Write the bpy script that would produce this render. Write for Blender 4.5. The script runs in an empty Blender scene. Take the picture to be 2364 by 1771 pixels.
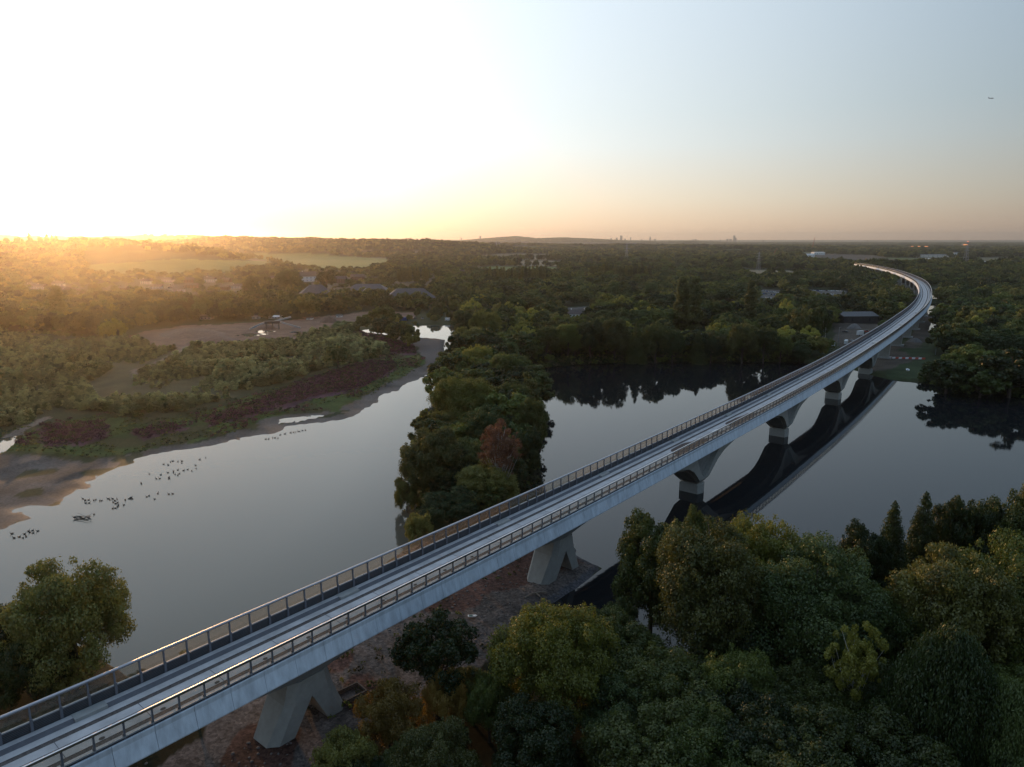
import bpy, math, random
import numpy as np
from mathutils import Vector, Matrix
R = math.radians
random.seed(7); RNG = np.random.default_rng(7)
S = bpy.context.scene
COL = S.collection

# ------------------------------------------------------------------ camera, sky, sun, exposure
F_PX, CX, CY, HOR = 1639.0, 1182.0, 885.5, 552.0
PITCH = math.atan((CY - HOR) / F_PX)
CAM_H = 74.0
cam_d = bpy.data.cameras.new('camera')
cam = bpy.data.objects.new('camera', cam_d); COL.objects.link(cam)
cam.location = (0, 0, CAM_H)
cam.rotation_euler = (math.pi / 2 - PITCH, 0, 0)
cam_d.sensor_width = 36.0
cam_d.lens = 36.0 * F_PX / 2364.0
cam_d.clip_start = 1.0; cam_d.clip_end = 90000
S.camera = cam

HAZE_D, HAZE_G = 4.8e-5, 0.86
SUN_AZ, SUN_EL = R(-31.0), R(4.2)          # azimuth from +Y, towards -X
W = bpy.data.worlds.new('World'); S.world = W; W.use_nodes = True
wn = W.node_tree.nodes; wl = W.node_tree.links; wn.clear()
sky = wn.new('ShaderNodeTexSky'); sky.sky_type = 'NISHITA'; sky.sun_disc = False
sky.sun_elevation = SUN_EL; sky.sun_rotation = SUN_AZ
sky.altitude = 60; sky.air_density = 1.0; sky.dust_density = 1.2; sky.ozone_density = 2.0
bg = wn.new('ShaderNodeBackground'); bg.inputs['Strength'].default_value = 0.05
wo = wn.new('ShaderNodeOutputWorld')
sdir = Vector((math.sin(SUN_AZ) * math.cos(SUN_EL), math.cos(SUN_AZ) * math.cos(SUN_EL), math.sin(SUN_EL)))
# the dusk glow: brightness falls off with the angle from the sun, colour with the height above the horizon
def wm(op, a, b=None, c=None):
    q = wn.new('ShaderNodeMath'); q.operation = op
    for i, v in enumerate((a, b, c)):
        if v is None: continue
        if isinstance(v, (int, float)): q.inputs[i].default_value = v
        else: wl.new(v, q.inputs[i])
    return q.outputs[0]
wtc = wn.new('ShaderNodeTexCoord'); wnm = wn.new('ShaderNodeVectorMath'); wnm.operation = 'NORMALIZE'; wl.new(wtc.outputs['Generated'], wnm.inputs[0])
wdt = wn.new('ShaderNodeVectorMath'); wdt.operation = 'DOT_PRODUCT'; wl.new(wnm.outputs[0], wdt.inputs[0]); wdt.inputs[1].default_value = sdir
wang = wm('ARCCOSINE', wm('MINIMUM', wdt.outputs['Value'], 0.99999))
wsx = wn.new('ShaderNodeSeparateXYZ'); wl.new(wnm.outputs[0], wsx.inputs[0]); wel = wsx.outputs['Z']
def ramp(src, lo, hi, stops, interp='LINEAR'):
    mr = wn.new('ShaderNodeMapRange'); mr.inputs[1].default_value = lo; mr.inputs[2].default_value = hi; wl.new(src, mr.inputs[0])
    cr = wn.new('ShaderNodeValToRGB'); e = cr.color_ramp.elements
    while len(e) < len(stops): e.new(0.5)
    for k, (p, c) in enumerate(stops): e[k].position = p; e[k].color = (*c, 1)
    wl.new(mr.outputs[0], cr.inputs[0]); cr.color_ramp.interpolation = interp; return cr.outputs[0]
glow = ramp(wang, 0.0, math.pi, [(d_ / 180, (v_, v_, v_)) for d_, v_ in ((0, 6.0), (6, 3.2), (14, 1.4), (24, .84), (34, .68), (45, .51), (57, .32), (70, .13), (95, .06), (180, .03))], 'B_SPLINE')
base_c = ramp(wel, 0.0, 0.8, [(0.0, (0.22, 0.17, 0.16)), (0.06, (0.20, 0.19, 0.19)), (0.2, (0.135, 0.19, 0.235)), (0.45, (0.15, 0.235, 0.34)), (1.0, (0.19, 0.31, 0.48))])
glow_c = ramp(wel, 0.0, 0.5, [(0.0, (1.0, 0.68, 0.40)), (0.10, (1.0, 0.85, 0.66)), (0.24, (0.97, 0.97, 0.93)), (1.0, (0.93, 0.985, 0.985))])
wgm = wn.new('ShaderNodeVectorMath'); wgm.operation = 'MULTIPLY'; wl.new(glow_c, wgm.inputs[0]); wl.new(glow, wgm.inputs[1])
wad = wn.new('ShaderNodeVectorMath'); wad.operation = 'ADD'; wl.new(wgm.outputs[0], wad.inputs[0]); wl.new(base_c, wad.inputs[1])
bg2 = wn.new('ShaderNodeBackground'); bg2.inputs['Strength'].default_value = 1.0; wl.new(wad.outputs[0], bg2.inputs['Color'])
wax = wn.new('ShaderNodeAddShader')
wl.new(sky.outputs[0], bg.inputs['Color']); wl.new(bg.outputs[0], wax.inputs[0]); wl.new(bg2.outputs[0], wax.inputs[1]); wl.new(wax.outputs[0], wo.inputs['Surface'])

sd_ = bpy.data.lights.new('sun', 'SUN'); sd_.energy = 3.0; sd_.angle = R(0.5); sd_.color = (1.0, 0.54, 0.21)
sun = bpy.data.objects.new('sun', sd_); COL.objects.link(sun)
sdir = Vector((math.sin(SUN_AZ) * math.cos(SUN_EL), math.cos(SUN_AZ) * math.cos(SUN_EL), math.sin(SUN_EL)))
sun.rotation_euler = sdir.to_track_quat('Z', 'Y').to_euler()
S.view_settings.view_transform = 'Standard'; S.view_settings.look = 'None'
S.view_settings.gamma = 1.0; S.view_settings.use_curve_mapping = False
S.view_settings.exposure = 0.0
S.cycles.max_bounces = 6; S.cycles.diffuse_bounces = 2; S.cycles.glossy_bounces = 3
S.cycles.transmission_bounces = 3; S.cycles.transparent_max_bounces = 10; S.cycles.volume_bounces = 0
S.cycles.use_denoising = True
S.cycles.caustics_reflective = False; S.cycles.caustics_refractive = False

# ------------------------------------------------------------------ photo pixel <-> ground geometry
cp, sp = math.cos(PITCH), math.sin(PITCH)
def at(x, y, z=0.0):
    a = (x - CX) / F_PX; b = (CY - y) / F_PX
    r = (a, cp + b * sp, -sp + b * cp); t = (z - CAM_H) / r[2]
    return np.array([r[0] * t, r[1] * t])
def at_d(x, y, d):                           # point on the ray at ground distance Y=d
    a = (x - CX) / F_PX; b = (CY - y) / F_PX
    r = (a, cp + b * sp, -sp + b * cp); t = d / r[1]
    return r[0] * t, d, CAM_H + r[2] * t
def px(X, Y, Z=0.0):
    X = np.asarray(X, float); Y = np.asarray(Y, float); Z = np.asarray(Z, float) - CAM_H
    f = Y * cp - Z * sp; u = Y * sp + Z * cp
    ok = f > 5
    f = np.where(ok, f, 1)
    return np.where(ok, CX + F_PX * X / f, -1e6 * np.sign(X + .01)), np.where(ok, CY - F_PX * u / f, 1e6)
def inside(P, x, y):
    P = np.asarray(P, float); r = np.zeros(np.shape(x), bool); n = len(P)
    for i in range(n):
        x0, y0 = P[i]; x1, y1 = P[(i + 1) % n]
        if y0 == y1: continue
        c = ((y0 > y) != (y1 > y)) & (x < (x1 - x0) * (y - y0) / (y1 - y0) + x0)
        r ^= c
    return r
def seg_dist(P, X, Y, closed=True):
    P = np.asarray(P, float); d = np.full(np.shape(X), 1e9)
    n = len(P)
    for i in range(n if closed else n - 1):
        a = P[i]; b = P[(i + 1) % n]; ab = b - a; L = ab @ ab
        if L < 1e-9: continue
        t = np.clip(((X - a[0]) * ab[0] + (Y - a[1]) * ab[1]) / L, 0, 1)
        d = np.minimum(d, np.hypot(X - a[0] - t * ab[0], Y - a[1] - t * ab[1]))
    return d
def vnoise(X, Y, s, seed=0):                 # smooth value noise 0..1
    x = X / s + seed * 17.3; y = Y / s + seed * 7.7
    xi = np.floor(x); yi = np.floor(y); fx = x - xi; fy = y - yi
    fx = fx * fx * (3 - 2 * fx); fy = fy * fy * (3 - 2 * fy)
    def h(a, b): v = np.sin(a * 127.1 + b * 311.7 + seed) * 43758.5453; return v - np.floor(v)
    return (h(xi, yi) * (1 - fx) + h(xi + 1, yi) * fx) * (1 - fy) + (h(xi, yi + 1) * (1 - fx) + h(xi + 1, yi + 1) * fx) * fy

# ------------------------------------------------------------------ materials
MATS = {}
def mat(name, col, rough=0.8, metal=0.0, var=0.15, scale=1.0, bump=0.0, bscale=None, col2=None, spec=0.5, detail=6):
    if name in MATS: return MATS[name]
    m = bpy.data.materials.new(name); m.use_nodes = True; n = m.node_tree.nodes; l = m.node_tree.links
    p = n['Principled BSDF']; p.inputs['Roughness'].default_value = rough; p.inputs['Metallic'].default_value = metal
    p.inputs['Specular IOR Level'].default_value = spec
    tc = n.new('ShaderNodeTexCoord'); nz = n.new('ShaderNodeTexNoise'); nz.inputs['Scale'].default_value = scale
    nz.inputs['Detail'].default_value = detail; nz.inputs['Roughness'].default_value = 0.65
    l.new(tc.outputs['Object'], nz.inputs['Vector'])
    cr = n.new('ShaderNodeValToRGB'); cr.color_ramp.elements[0].position = 0.3; cr.color_ramp.elements[1].position = 0.7
    c2 = col2 or tuple(min(1, c * (1 + var)) for c in col); c1 = tuple(c * (1 - var) for c in col)
    cr.color_ramp.elements[0].color = (*c1, 1); cr.color_ramp.elements[1].color = (*c2, 1)
    l.new(nz.outputs['Fac'], cr.inputs[0]); l.new(cr.outputs[0], p.inputs['Base Color'])
    if bump:
        b = n.new('ShaderNodeBump'); b.inputs['Strength'].default_value = bump; b.inputs['Distance'].default_value = 0.05
        n2 = n.new('ShaderNodeTexNoise'); n2.inputs['Scale'].default_value = bscale or scale * 5; n2.inputs['Detail'].default_value = 4
        l.new(tc.outputs['Object'], n2.inputs['Vector']); l.new(n2.outputs['Fac'], b.inputs['Height']); l.new(b.outputs[0], p.inputs['Normal'])
    MATS[name] = m; return m
def leaf_mat(name, c1, c2, trans=0.35):
    if name in MATS: return MATS[name]
    m = bpy.data.materials.new(name); m.use_nodes = True; n = m.node_tree.nodes; l = m.node_tree.links
    n.clear(); out = n.new('ShaderNodeOutputMaterial')
    oi = n.new('ShaderNodeObjectInfo'); tc = n.new('ShaderNodeTexCoord'); nz = n.new('ShaderNodeTexNoise')
    nz.inputs['Scale'].default_value = 0.35; nz.inputs['Detail'].default_value = 5
    l.new(tc.outputs['Object'], nz.inputs['Vector'])
    a = n.new('ShaderNodeMath'); a.operation = 'MULTIPLY_ADD'; a.inputs[1].default_value = 0.9; a.inputs[2].default_value = -0.45
    l.new(oi.outputs['Random'], a.inputs[0])
    b = n.new('ShaderNodeMath'); b.operation = 'ADD'; l.new(a.outputs[0], b.inputs[0]); l.new(nz.outputs['Fac'], b.inputs[1])
    cr = n.new('ShaderNodeValToRGB'); e = cr.color_ramp.elements
    e[0].position = 0.25; e[0].color = (*c1, 1); e[1].position = 0.8; e[1].color = (*c2, 1)
    l.new(b.outputs[0], cr.inputs[0])
    d = n.new('ShaderNodeBsdfDiffuse'); t = n.new('ShaderNodeBsdfTranslucent'); mx = n.new('ShaderNodeMixShader'); mx.inputs[0].default_value = trans
    g = n.new('ShaderNodeBsdfGlossy'); g.inputs['Roughness'].default_value = 0.45; m2 = n.new('ShaderNodeMixShader'); m2.inputs[0].default_value = 0.035
    l.new(cr.outputs[0], d.inputs['Color']); l.new(cr.outputs[0], t.inputs['Color'])
    l.new(d.outputs[0], mx.inputs[1]); l.new(t.outputs[0], mx.inputs[2])
    l.new(mx.outputs[0], m2.inputs[1]); l.new(g.outputs[0], m2.inputs[2]); l.new(m2.outputs[0], out.inputs['Surface'])
    MATS[name] = m; return m
M_CONC = mat('concrete', (0.34, 0.335, 0.32), 0.85, var=0.14, scale=0.6, bump=0.25, bscale=9)
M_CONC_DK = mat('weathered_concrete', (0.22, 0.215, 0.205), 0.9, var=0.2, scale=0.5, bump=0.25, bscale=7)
M_PIER = mat('pier_concrete', (0.33, 0.315, 0.285), 0.85, var=0.12, scale=0.8, bump=0.2, bscale=6)
M_SLAB = mat('deck_slab', (0.48, 0.46, 0.46), 0.75, var=0.22, scale=0.35, bump=0.2, bscale=5, detail=9)
M_STRIP = mat('rough_strip', (0.10, 0.085, 0.08), 0.95, var=0.5, scale=3, bump=0.8, bscale=14)
M_PANEL = mat('dark_panel', (0.10, 0.10, 0.115), 0.6, var=0.2, scale=0.8)
M_STEEL = mat('galvanised_steel', (0.32, 0.34, 0.37), 0.45, metal=0.55, var=0.1, scale=1.5)
M_RAIL = mat('polished_rail', (0.62, 0.63, 0.66), 0.28, metal=1.0, var=0.05, scale=0.7)
M_RAIL_DIM = mat('dimmed_rail', (0.34, 0.35, 0.38), 0.42, metal=0.9, var=0.08, scale=0.7)  # same rail metal, its greyer sky reflection put into a darker colour
M_POST = mat('dark_post_steel', (0.17, 0.18, 0.21), 0.5, metal=0.4, var=0.1, scale=1.5)
M_WHITE = mat('white_paint', (0.75, 0.75, 0.74), 0.6, var=0.06, scale=0.5)
M_CREAM = mat('cream_render', (0.68, 0.63, 0.56), 0.8, var=0.12, scale=0.3)
M_BRICK = mat('brick_wall', (0.17, 0.10, 0.075), 0.9, var=0.25, scale=1.2)
M_ROOF = mat('roof_tiles', (0.10, 0.075, 0.065), 0.85, var=0.3, scale=0.9)
M_SLATE = mat('slate_roof', (0.07, 0.07, 0.075), 0.7, var=0.25, scale=0.6)
M_DARK = mat('dark_cladding', (0.03, 0.03, 0.032), 0.7, var=0.3, scale=0.4)
M_WIN = mat('window_glass', (0.03, 0.035, 0.04), 0.1, var=0.1)
M_BARK = mat('bark', (0.085, 0.065, 0.05), 0.95, var=0.3, scale=3, bump=0.5)
M_PALE = mat('pale_bark', (0.42, 0.39, 0.36), 0.9, var=0.3, scale=3)
M_RED = mat('red_paint', (0.45, 0.06, 0.03), 0.6)
M_BLUE = mat('blue_paint', (0.04, 0.1, 0.3), 0.5)
M_BIRD = mat('dark_plumage', (0.035, 0.03, 0.028), 0.8, var=0.3, scale=6)
M_STONE = mat('stone', (0.13, 0.11, 0.10), 0.95, var=0.4, scale=4)
M_FAR = mat('far_tower', (0.16, 0.15, 0.16), 0.7, var=0.15, scale=0.02)
def glass_mat():
    m = bpy.data.materials.new('screen_glass'); m.use_nodes = True; n = m.node_tree.nodes; l = m.node_tree.links; n.clear()
    o = n.new('ShaderNodeOutputMaterial'); t = n.new('ShaderNodeBsdfTransparent'); t.inputs[0].default_value = (0.86, 0.83, 0.78, 1)
    d = n.new('ShaderNodeBsdfTranslucent'); d.inputs[0].default_value = (0.55, 0.5, 0.45, 1)
    g = n.new('ShaderNodeBsdfGlossy'); g.inputs['Roughness'].default_value = 0.05; g.inputs[0].default_value = (0.9, 0.9, 0.9, 1)
    lw = n.new('ShaderNodeLayerWeight'); lw.inputs['Blend'].default_value = 0.5
    pw = n.new('ShaderNodeMath'); pw.operation = 'POWER'; l.new(lw.outputs['Facing'], pw.inputs[0]); pw.inputs[1].default_value = 5.0
    fr = n.new('ShaderNodeMath'); fr.operation = 'MULTIPLY_ADD'; l.new(pw.outputs[0], fr.inputs[0]); fr.inputs[1].default_value = 0.9; fr.inputs[2].default_value = 0.035
    tc = n.new('ShaderNodeTexCoord'); nz = n.new('ShaderNodeTexNoise'); nz.inputs['Scale'].default_value = 1.5; nz.inputs['Detail'].default_value = 6
    l.new(tc.outputs['Object'], nz.inputs['Vector'])
    mr = n.new('ShaderNodeMapRange'); mr.inputs[1].default_value = 0.35; mr.inputs[2].default_value = 0.8; mr.inputs[3].default_value = 0.02; mr.inputs[4].default_value = 0.09
    l.new(nz.outputs['Fac'], mr.inputs[0])
    a = n.new('ShaderNodeMixShader'); l.new(mr.outputs[0], a.inputs[0]); l.new(t.outputs[0], a.inputs[1]); l.new(d.outputs[0], a.inputs[2])
    b = n.new('ShaderNodeMixShader'); l.new(fr.outputs[0], b.inputs[0]); l.new(a.outputs[0], b.inputs[1]); l.new(g.outputs[0], b.inputs[2])
    l.new(b.outputs[0], o.inputs['Surface']); return m
M_GLASS = glass_mat()
def lit_mat(name, col, s):
    m = bpy.data.materials.new(name); m.use_nodes = True; p = m.node_tree.nodes['Principled BSDF']
    p.inputs['Base Color'].default_value = (*col, 1); p.inputs['Emission Color'].default_value = (*col, 1); p.inputs['Emission Strength'].default_value = s; return m
M_GLINT = lit_mat('sun_glint_window', (1.0, 0.35, 0.12), 1.6)  # emission stands in for the low sun glinting off window glass
M_LAMP = lit_mat('white_lamp', (0.9, 0.95, 1.0), 1.5)
M_REDLAMP = lit_mat('red_lamp', (1.0, 0.25, 0.15), 2.5)

# ------------------------------------------------------------------ object helpers
def mesh_np(name, V, Fq, mats, mi=None, smooth=False):
    me = bpy.data.meshes.new(name); V = np.asarray(V, np.float32); Fq = np.asarray(Fq, np.int32)
    k = Fq.shape[1]
    me.vertices.add(len(V)); me.vertices.foreach_set('co', V.ravel())
    me.loops.add(Fq.size); me.loops.foreach_set('vertex_index', Fq.ravel())
    me.polygons.add(len(Fq)); me.polygons.foreach_set('loop_start', np.arange(0, Fq.size, k, dtype=np.int32))
    if mi is not None: me.polygons.foreach_set('material_index', np.asarray(mi, np.int32))
    if smooth: me.polygons.foreach_set('use_smooth', np.ones(len(Fq), bool))
    for m in (mats if isinstance(mats, (list, tuple)) else [mats]): me.materials.append(m)
    me.update(calc_edges=True); return me
class MB:
    def __init__(s): s.v = []; s.f = []; s.m = []; s.mi = 0
    def add(s, vs, fs):
        b = len(s.v); s.v += [tuple(map(float, q)) for q in vs]; s.f += [tuple(b + i for i in f) for f in fs]; s.m += [s.mi] * len(fs)
    def box(s, x0, x1, y0, y1, z0, z1, M=None):
        v = [(x, y, z) for z in (z0, z1) for x, y in ((x0, y0), (x1, y0), (x1, y1), (x0, y1))]
        if M is not None: v = [tuple(M @ Vector(q)) for q in v]
        s.add(v, [(3, 2, 1, 0), (4, 5, 6, 7), (0, 1, 5, 4), (1, 2, 6, 5), (2, 3, 7, 6), (3, 0, 4, 7)])
    def bar(s, a, b, w, w2=None):
        a = Vector(a); b = Vector(b); w2 = w if w2 is None else w2; d = (b - a).normalized()
        u = d.cross(Vector((0, 0, 1))); u = u.normalized() if u.length > 1e-3 else Vector((1, 0, 0)); v = d.cross(u)
        c = [a + (u * i + v * j) * w / 2 for i, j in ((-1, -1), (1, -1), (1, 1), (-1, 1))] + [b + (u * i + v * j) * w2 / 2 for i, j in ((-1, -1), (1, -1), (1, 1), (-1, 1))]
        s.add(c, [(3, 2, 1, 0), (4, 5, 6, 7), (0, 1, 5, 4), (1, 2, 6, 5), (2, 3, 7, 6), (3, 0, 4, 7)])
    def loft(s, rings, cap=True):
        n = len(rings[0]); b = len(s.v)
        for r in rings: s.v += [tuple(map(float, q)) for q in r]
        for i in range(len(rings) - 1):
            for j in range(n):
                k = (j + 1) % n
                s.f.append((b + i * n + j, b + i * n + k, b + (i + 1) * n + k, b + (i + 1) * n + j)); s.m.append(s.mi)
        if cap:
            s.f.append(tuple(b + j for j in range(n))[::-1]); s.m.append(s.mi)
            s.f.append(tuple(b + (len(rings) - 1) * n + j for j in range(n))); s.m.append(s.mi)
    def tube(s, pts, rad, n=5):
        rings = []
        for i, p in enumerate(pts):
            p = Vector(p); d = (Vector(pts[min(i + 1, len(pts) - 1)]) - Vector(pts[max(i - 1, 0)])).normalized()
            u = d.cross(Vector((0.3, 0.9, 0.1))).normalized(); v = d.cross(u)
            rings.append([p + (u * math.cos(t) + v * math.sin(t)) * rad[i] for t in [2 * math.pi * k / n for k in range(n)]])
        s.loft(rings)
    def mesh(s, name, mats, smooth=False):
        me = bpy.data.meshes.new(name); me.from_pydata(s.v, [], s.f)
        for m in (mats if isinstance(mats, (list, tuple)) else [mats]): me.materials.append(m)
        me.polygons.foreach_set('material_index', s.m)
        if smooth: me.polygons.foreach_set('use_smooth', [True] * len(s.f))
        me.update(); return me
def link(name, me, parent=None, loc=None, rz=0, sc=None):
    o = bpy.data.objects.new(name, me); COL.objects.link(o)
    if parent is not None: o.parent = parent
    if loc is not None: o.location = loc
    if rz: o.rotation_euler = (0, 0, rz)
    if sc is not None: o.scale = sc if hasattr(sc, '__len__') else (sc, sc, sc)
    return o
def tag(o, label=None, cat=None, group=None, kind=None):
    if label: o['label'] = label
    if cat: o['category'] = cat
    if group: o['group'] = group
    if kind: o['kind'] = kind
    return o
def copy_tree(o, parent=None):
    c = o.copy(); COL.objects.link(c)
    if parent is not None: c.parent = parent
    for ch in o.children: copy_tree(ch, c)
    return c

# ------------------------------------------------------------------ water and land outlines (photo pixels, read onto the ground)
S1 = [(-200, 1240), (0, 1222), (70, 1203), (88, 1184), (60, 1172), (120, 1176), (165, 1160), (150, 1140), (182, 1112), (235, 1100), (290, 1075), (330, 1059), (394, 1043), (475, 1030),
      (566, 1009), (643, 991), (700, 981), (768, 971), (836, 953), (872, 921), (917, 898), (945, 885), (1000, 857), (1033, 846)]
LAKE_L = [(-700, 1300)] + S1 + [(1022, 885), (1008, 940), (990, 985), (975, 1030), (968, 1090), (962, 1150), (968, 1200), (940, 1262), (880, 1310), (700, 1410),
      (500, 1500), (360, 1570), (290, 1560), (230, 1520), (120, 1480), (-50, 1450), (-700, 1430)]
POND = [(835, 762), (900, 752), (1050, 750), (1050, 786), (980, 781), (905, 779), (850, 773)]
STREAM = [(1028, 782), (1045, 782), (1036, 815), (1042, 850), (1028, 852), (1022, 822)]
LAKE_R = [(1225, 862), (1245, 850), (1330, 842), (1500, 838), (1650, 836), (1852, 838), (1960, 852), (2020, 868), (2051, 876), (2120, 884), (2200, 896), (2280, 908), (2400, 928), (2900, 990),
      (2900, 1260), (2364, 1330), (2150, 1385), (1990, 1440), (1800, 1500), (1700, 1545), (1560, 1560), (1440, 1545), (1330, 1480), (1230, 1440), (1272, 1398), (1335, 1358), (1397, 1311), (1368, 1300),
      (1325, 1278), (1285, 1245), (1240, 1200), (1238, 1120), (1236, 1020), (1248, 952), (1232, 898)]
FAR_A = [(2067, 656), (2080, 652), (2110, 656), (2160, 668), (2178, 682), (2170, 690), (2098, 692), (2068, 674)]
FAR_B = [(2020, 722), (2040, 716), (2092, 705), (2192, 705), (2186, 717), (2150, 726), (2065, 730)]
FAR_C = [(2143, 766), (2149, 745), (2164, 749), (2156, 758)]
STREAM_L = [(-60, 1030), (0, 1013), (46, 1004), (34, 1026), (10, 1045), (-60, 1060)]
WATERS = [LAKE_L, POND, STREAM, LAKE_R, FAR_A, FAR_B, FAR_C, STREAM_L]
WATERS_W = [[tuple(at(*q)) for q in P] for P in WATERS]
MUD_W = [tuple(at(*q)) for q in S1]
# ridges: (ground distance, half depth, [(pixel x, pixel y of the bare hill top)])
RIDGES = [
 (1980, 430, [(-900, 556), (-300, 556), (0, 556), (120, 557), (240, 556), (300, 556), (345, 562), (420, 568), (490, 577), (540, 590), (600, 600), (640, 610), (3400, 640)]),
 (3570, 660, [(-900, 560), (300, 560), (420, 556), (480, 549), (560, 549), (700, 553), (860, 556), (1000, 557), (1080, 562), (1140, 568), (1230, 578), (1300, 590), (3400, 600)]),
 (5000, 660, [(-900, 546), (200, 543), (340, 541), (450, 545), (620, 550), (780, 553), (900, 560), (3400, 580)]),
 (3960, 460, [(-900, 600), (1500, 600), (1560, 585), (1620, 573), (1700, 571), (1830, 574), (1850, 590), (3400, 600)]),
 (11900, 2000, [(-900, 549), (900, 556), (1060, 556), (1150, 549), (1190, 546), (1240, 551), (1300, 549), (1370, 552), (1450, 556), (1520, 558), (1590, 557), (1700, 560), (3400, 562)]),
]
def hfun(X, Y):
    X = np.asarray(X, float); Y = np.asarray(Y, float)
    u, v = px(X, Y)
    wet = np.zeros(X.shape, bool); d = np.full(X.shape, 1e9)
    for P, Pw in zip(WATERS, WATERS_W):
        wet |= inside(P, u, v); d = np.minimum(d, seg_dist(Pw, X, Y))
    dm = seg_dist(MUD_W, X, Y, False)
    jag = (vnoise(X, Y, 9, 3) - .5) * 6 + (vnoise(X, Y, 2.5, 4) - .5) * 2
    sd = np.where(wet, -d, d)
    mudw = np.clip(1 - (dm - d) / 8, 0, 1) * (Y > 60)
    sd = sd + jag * np.where(mudw > 0.3, 1.0, 0.15)
    slope = np.where(mudw > 0.3, 0.012, 0.3)
    land = np.minimum(np.maximum(sd, 0) * slope, 1.1) + np.where(mudw > .3, np.clip((sd - .5) / 5, 0, 1) * .09, 0) + np.clip((sd - 30) / 200, 0, 1) * 1.0
    h = np.where(sd > 0, land, np.maximum(sd * np.where(mudw > .3, 0.02, 0.3), -1.6))
    h = h + np.where((sd > -4) & (mudw > .3), (vnoise(X, Y, 9, 8) - .5) * 0.06 + (vnoise(X * .6, Y, 3.1, 9) - .5) * 0.06 + (vnoise(X, Y, 1.3, 10) - .5) * 0.035, 0)
    h = h + np.where(sd > 8, (vnoise(X, Y, 25, 5) - .5) * 0.8, 0)
    for D, Wd, prof in RIDGES:
        p = np.array(prof, float)
        xx = CX + F_PX * X / np.maximum(Y, 50) / math.cos(PITCH)
        yy = np.interp(xx, p[:, 0], p[:, 1])
        zt = CAM_H + (HOR - yy) / F_PX * D
        zt = zt - 9
        t = np.abs(Y - D) / Wd
        b = np.where(t < 1, np.cos(np.clip(t, 0, 1) * math.pi / 2) ** 1.3, 0)
        b = np.where(Y > D, np.maximum(b, np.clip(1 - (Y - D) / (Wd * 3), 0, 1)), b)
        h = np.where(b > 0.001, np.maximum(h, zt * b), h)
    return h
def clearing(X, Y): return (vnoise(X * .45, Y * 1.1, 260, 62) < .40) & (Y > 1700)
def gz(x, y): return float(hfun(np.array([x]), np.array([y]))[0])

# ------------------------------------------------------------------ surface zones in photo pixels
PURPLE = [[(690, 885), (850, 838), (905, 834), (918, 850), (840, 897), (740, 917), (600, 955), (480, 985), (470, 972), (590, 932)], [(828, 768), (880, 776), (955, 804), (962, 822), (900, 818), (850, 795)],
          [(95, 988), (245, 978), (262, 1012), (190, 1030), (105, 1032)], [(300, 1000), (400, 985), (430, 990), (330, 1020)]]
MEADOW = [(-100, 1010), (60, 990), (240, 960), (380, 970), (500, 945), (640, 900), (760, 860), (870, 830), (940, 815), (985, 830), (960, 860), (870, 905), (836, 940), (768, 958), (643, 978), (475, 1016), (330, 1044), (200, 1062), (120, 1052), (40, 1050), (-100, 1090)]
MUDFLAT = [(940, 770), (1045, 780), (1045, 850), (1000, 865), (900, 905), (860, 925), (836, 950), (780, 950), (870, 900), (985, 838), (960, 800), (900, 775)]
GRAVEL = [(300, 1800), (430, 1700), (500, 1480), (700, 1400), (1000, 1240), (1240, 1180), (1325, 1270), (1400, 1311), (1335, 1362), (1272, 1402), (1200, 1440), (1150, 1500), (1060, 1560), (900, 1650), (760, 1771), (700, 2200), (-600, 2400), (-500, 1900), (0, 1800)]
REDSOIL = [(200, 1900), (560, 1660), (620, 1620), (560, 1560), (760, 1480), (900, 1420), (1000, 1350), (900, 1440), (820, 1520), (840, 1600), (700, 1760), (500, 2100)]
QUARRY = [(290, 775), (400, 755), (560, 745), (640, 742), (760, 728), (860, 720), (960, 720), (960, 735), (830, 745), (800, 757), (720, 775), (560, 800), (430, 812), (330, 800)]
TRACKS = [[(300, 860), (385, 822), (430, 800), (455, 812), (380, 850), (320, 875)], [(0, 1015), (90, 965), (120, 955), (124, 962), (60, 1000), (0, 1030)]]
FIELDS = [[(200, 612), (400, 598), (620, 603), (640, 622), (400, 634), (210, 638)], [(560, 586), (760, 590), (900, 598), (890, 620), (760, 626), (640, 610)], [(1050, 626), (1130, 615), (1290, 617), (1290, 636), (1130, 633)],
          [(520, 584), (760, 586), (760, 596), (560, 596)], [(978, 602), (1080, 606), (1085, 613), (1000, 611)], [(0, 600), (180, 596), (190, 612), (0, 615)]]
PALE = [[(1060, 592), (1180, 585), (1270, 587), (1270, 599), (1080, 599)], [(1150, 601), (1300, 602), (1300, 611), (1170, 609)], [(1630, 590), (1730, 590), (1730, 598), (1640, 598)],
        [(1575, 621), (1800, 624), (1930, 627), (1960, 634), (1900, 638), (1700, 634), (1580, 629)], [(830, 578), (1000, 580), (1000, 586), (840, 588)]]
EARTH = [[(1845, 584), (2010, 590), (2090, 603), (2150, 614), (2060, 616), (1960, 612), (1900, 602), (1845, 594)], [(1925, 748), (1990, 738), (2035, 740), (2045, 752), (1995, 777), (1965, 812), (1935, 800), (1925, 765)],
         [(1975, 840), (2060, 795), (2120, 802), (2125, 826), (2060, 852), (2000, 862)], [(2130, 726), (2180, 722), (2170, 742), (2130, 800), (2090, 800), (2110, 750)], [(2068, 620), (2110, 640), (2110, 652), (2060, 650)]]
LAWN = [[(2040, 862), (2090, 838), (2150, 828), (2150, 872), (2060, 874)], [(1560, 768), (1650, 766), (1655, 785), (1570, 792)], [(1200, 735), (1290, 733), (1275, 752), (1210, 754)], [(2080, 805), (2150, 800), (2160, 822), (2100, 822)],
        [(1660, 705), (1790, 700), (1800, 716), (1670, 722)], [(1918, 722), (1955, 722), (1955, 742), (1918, 745)]]
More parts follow.
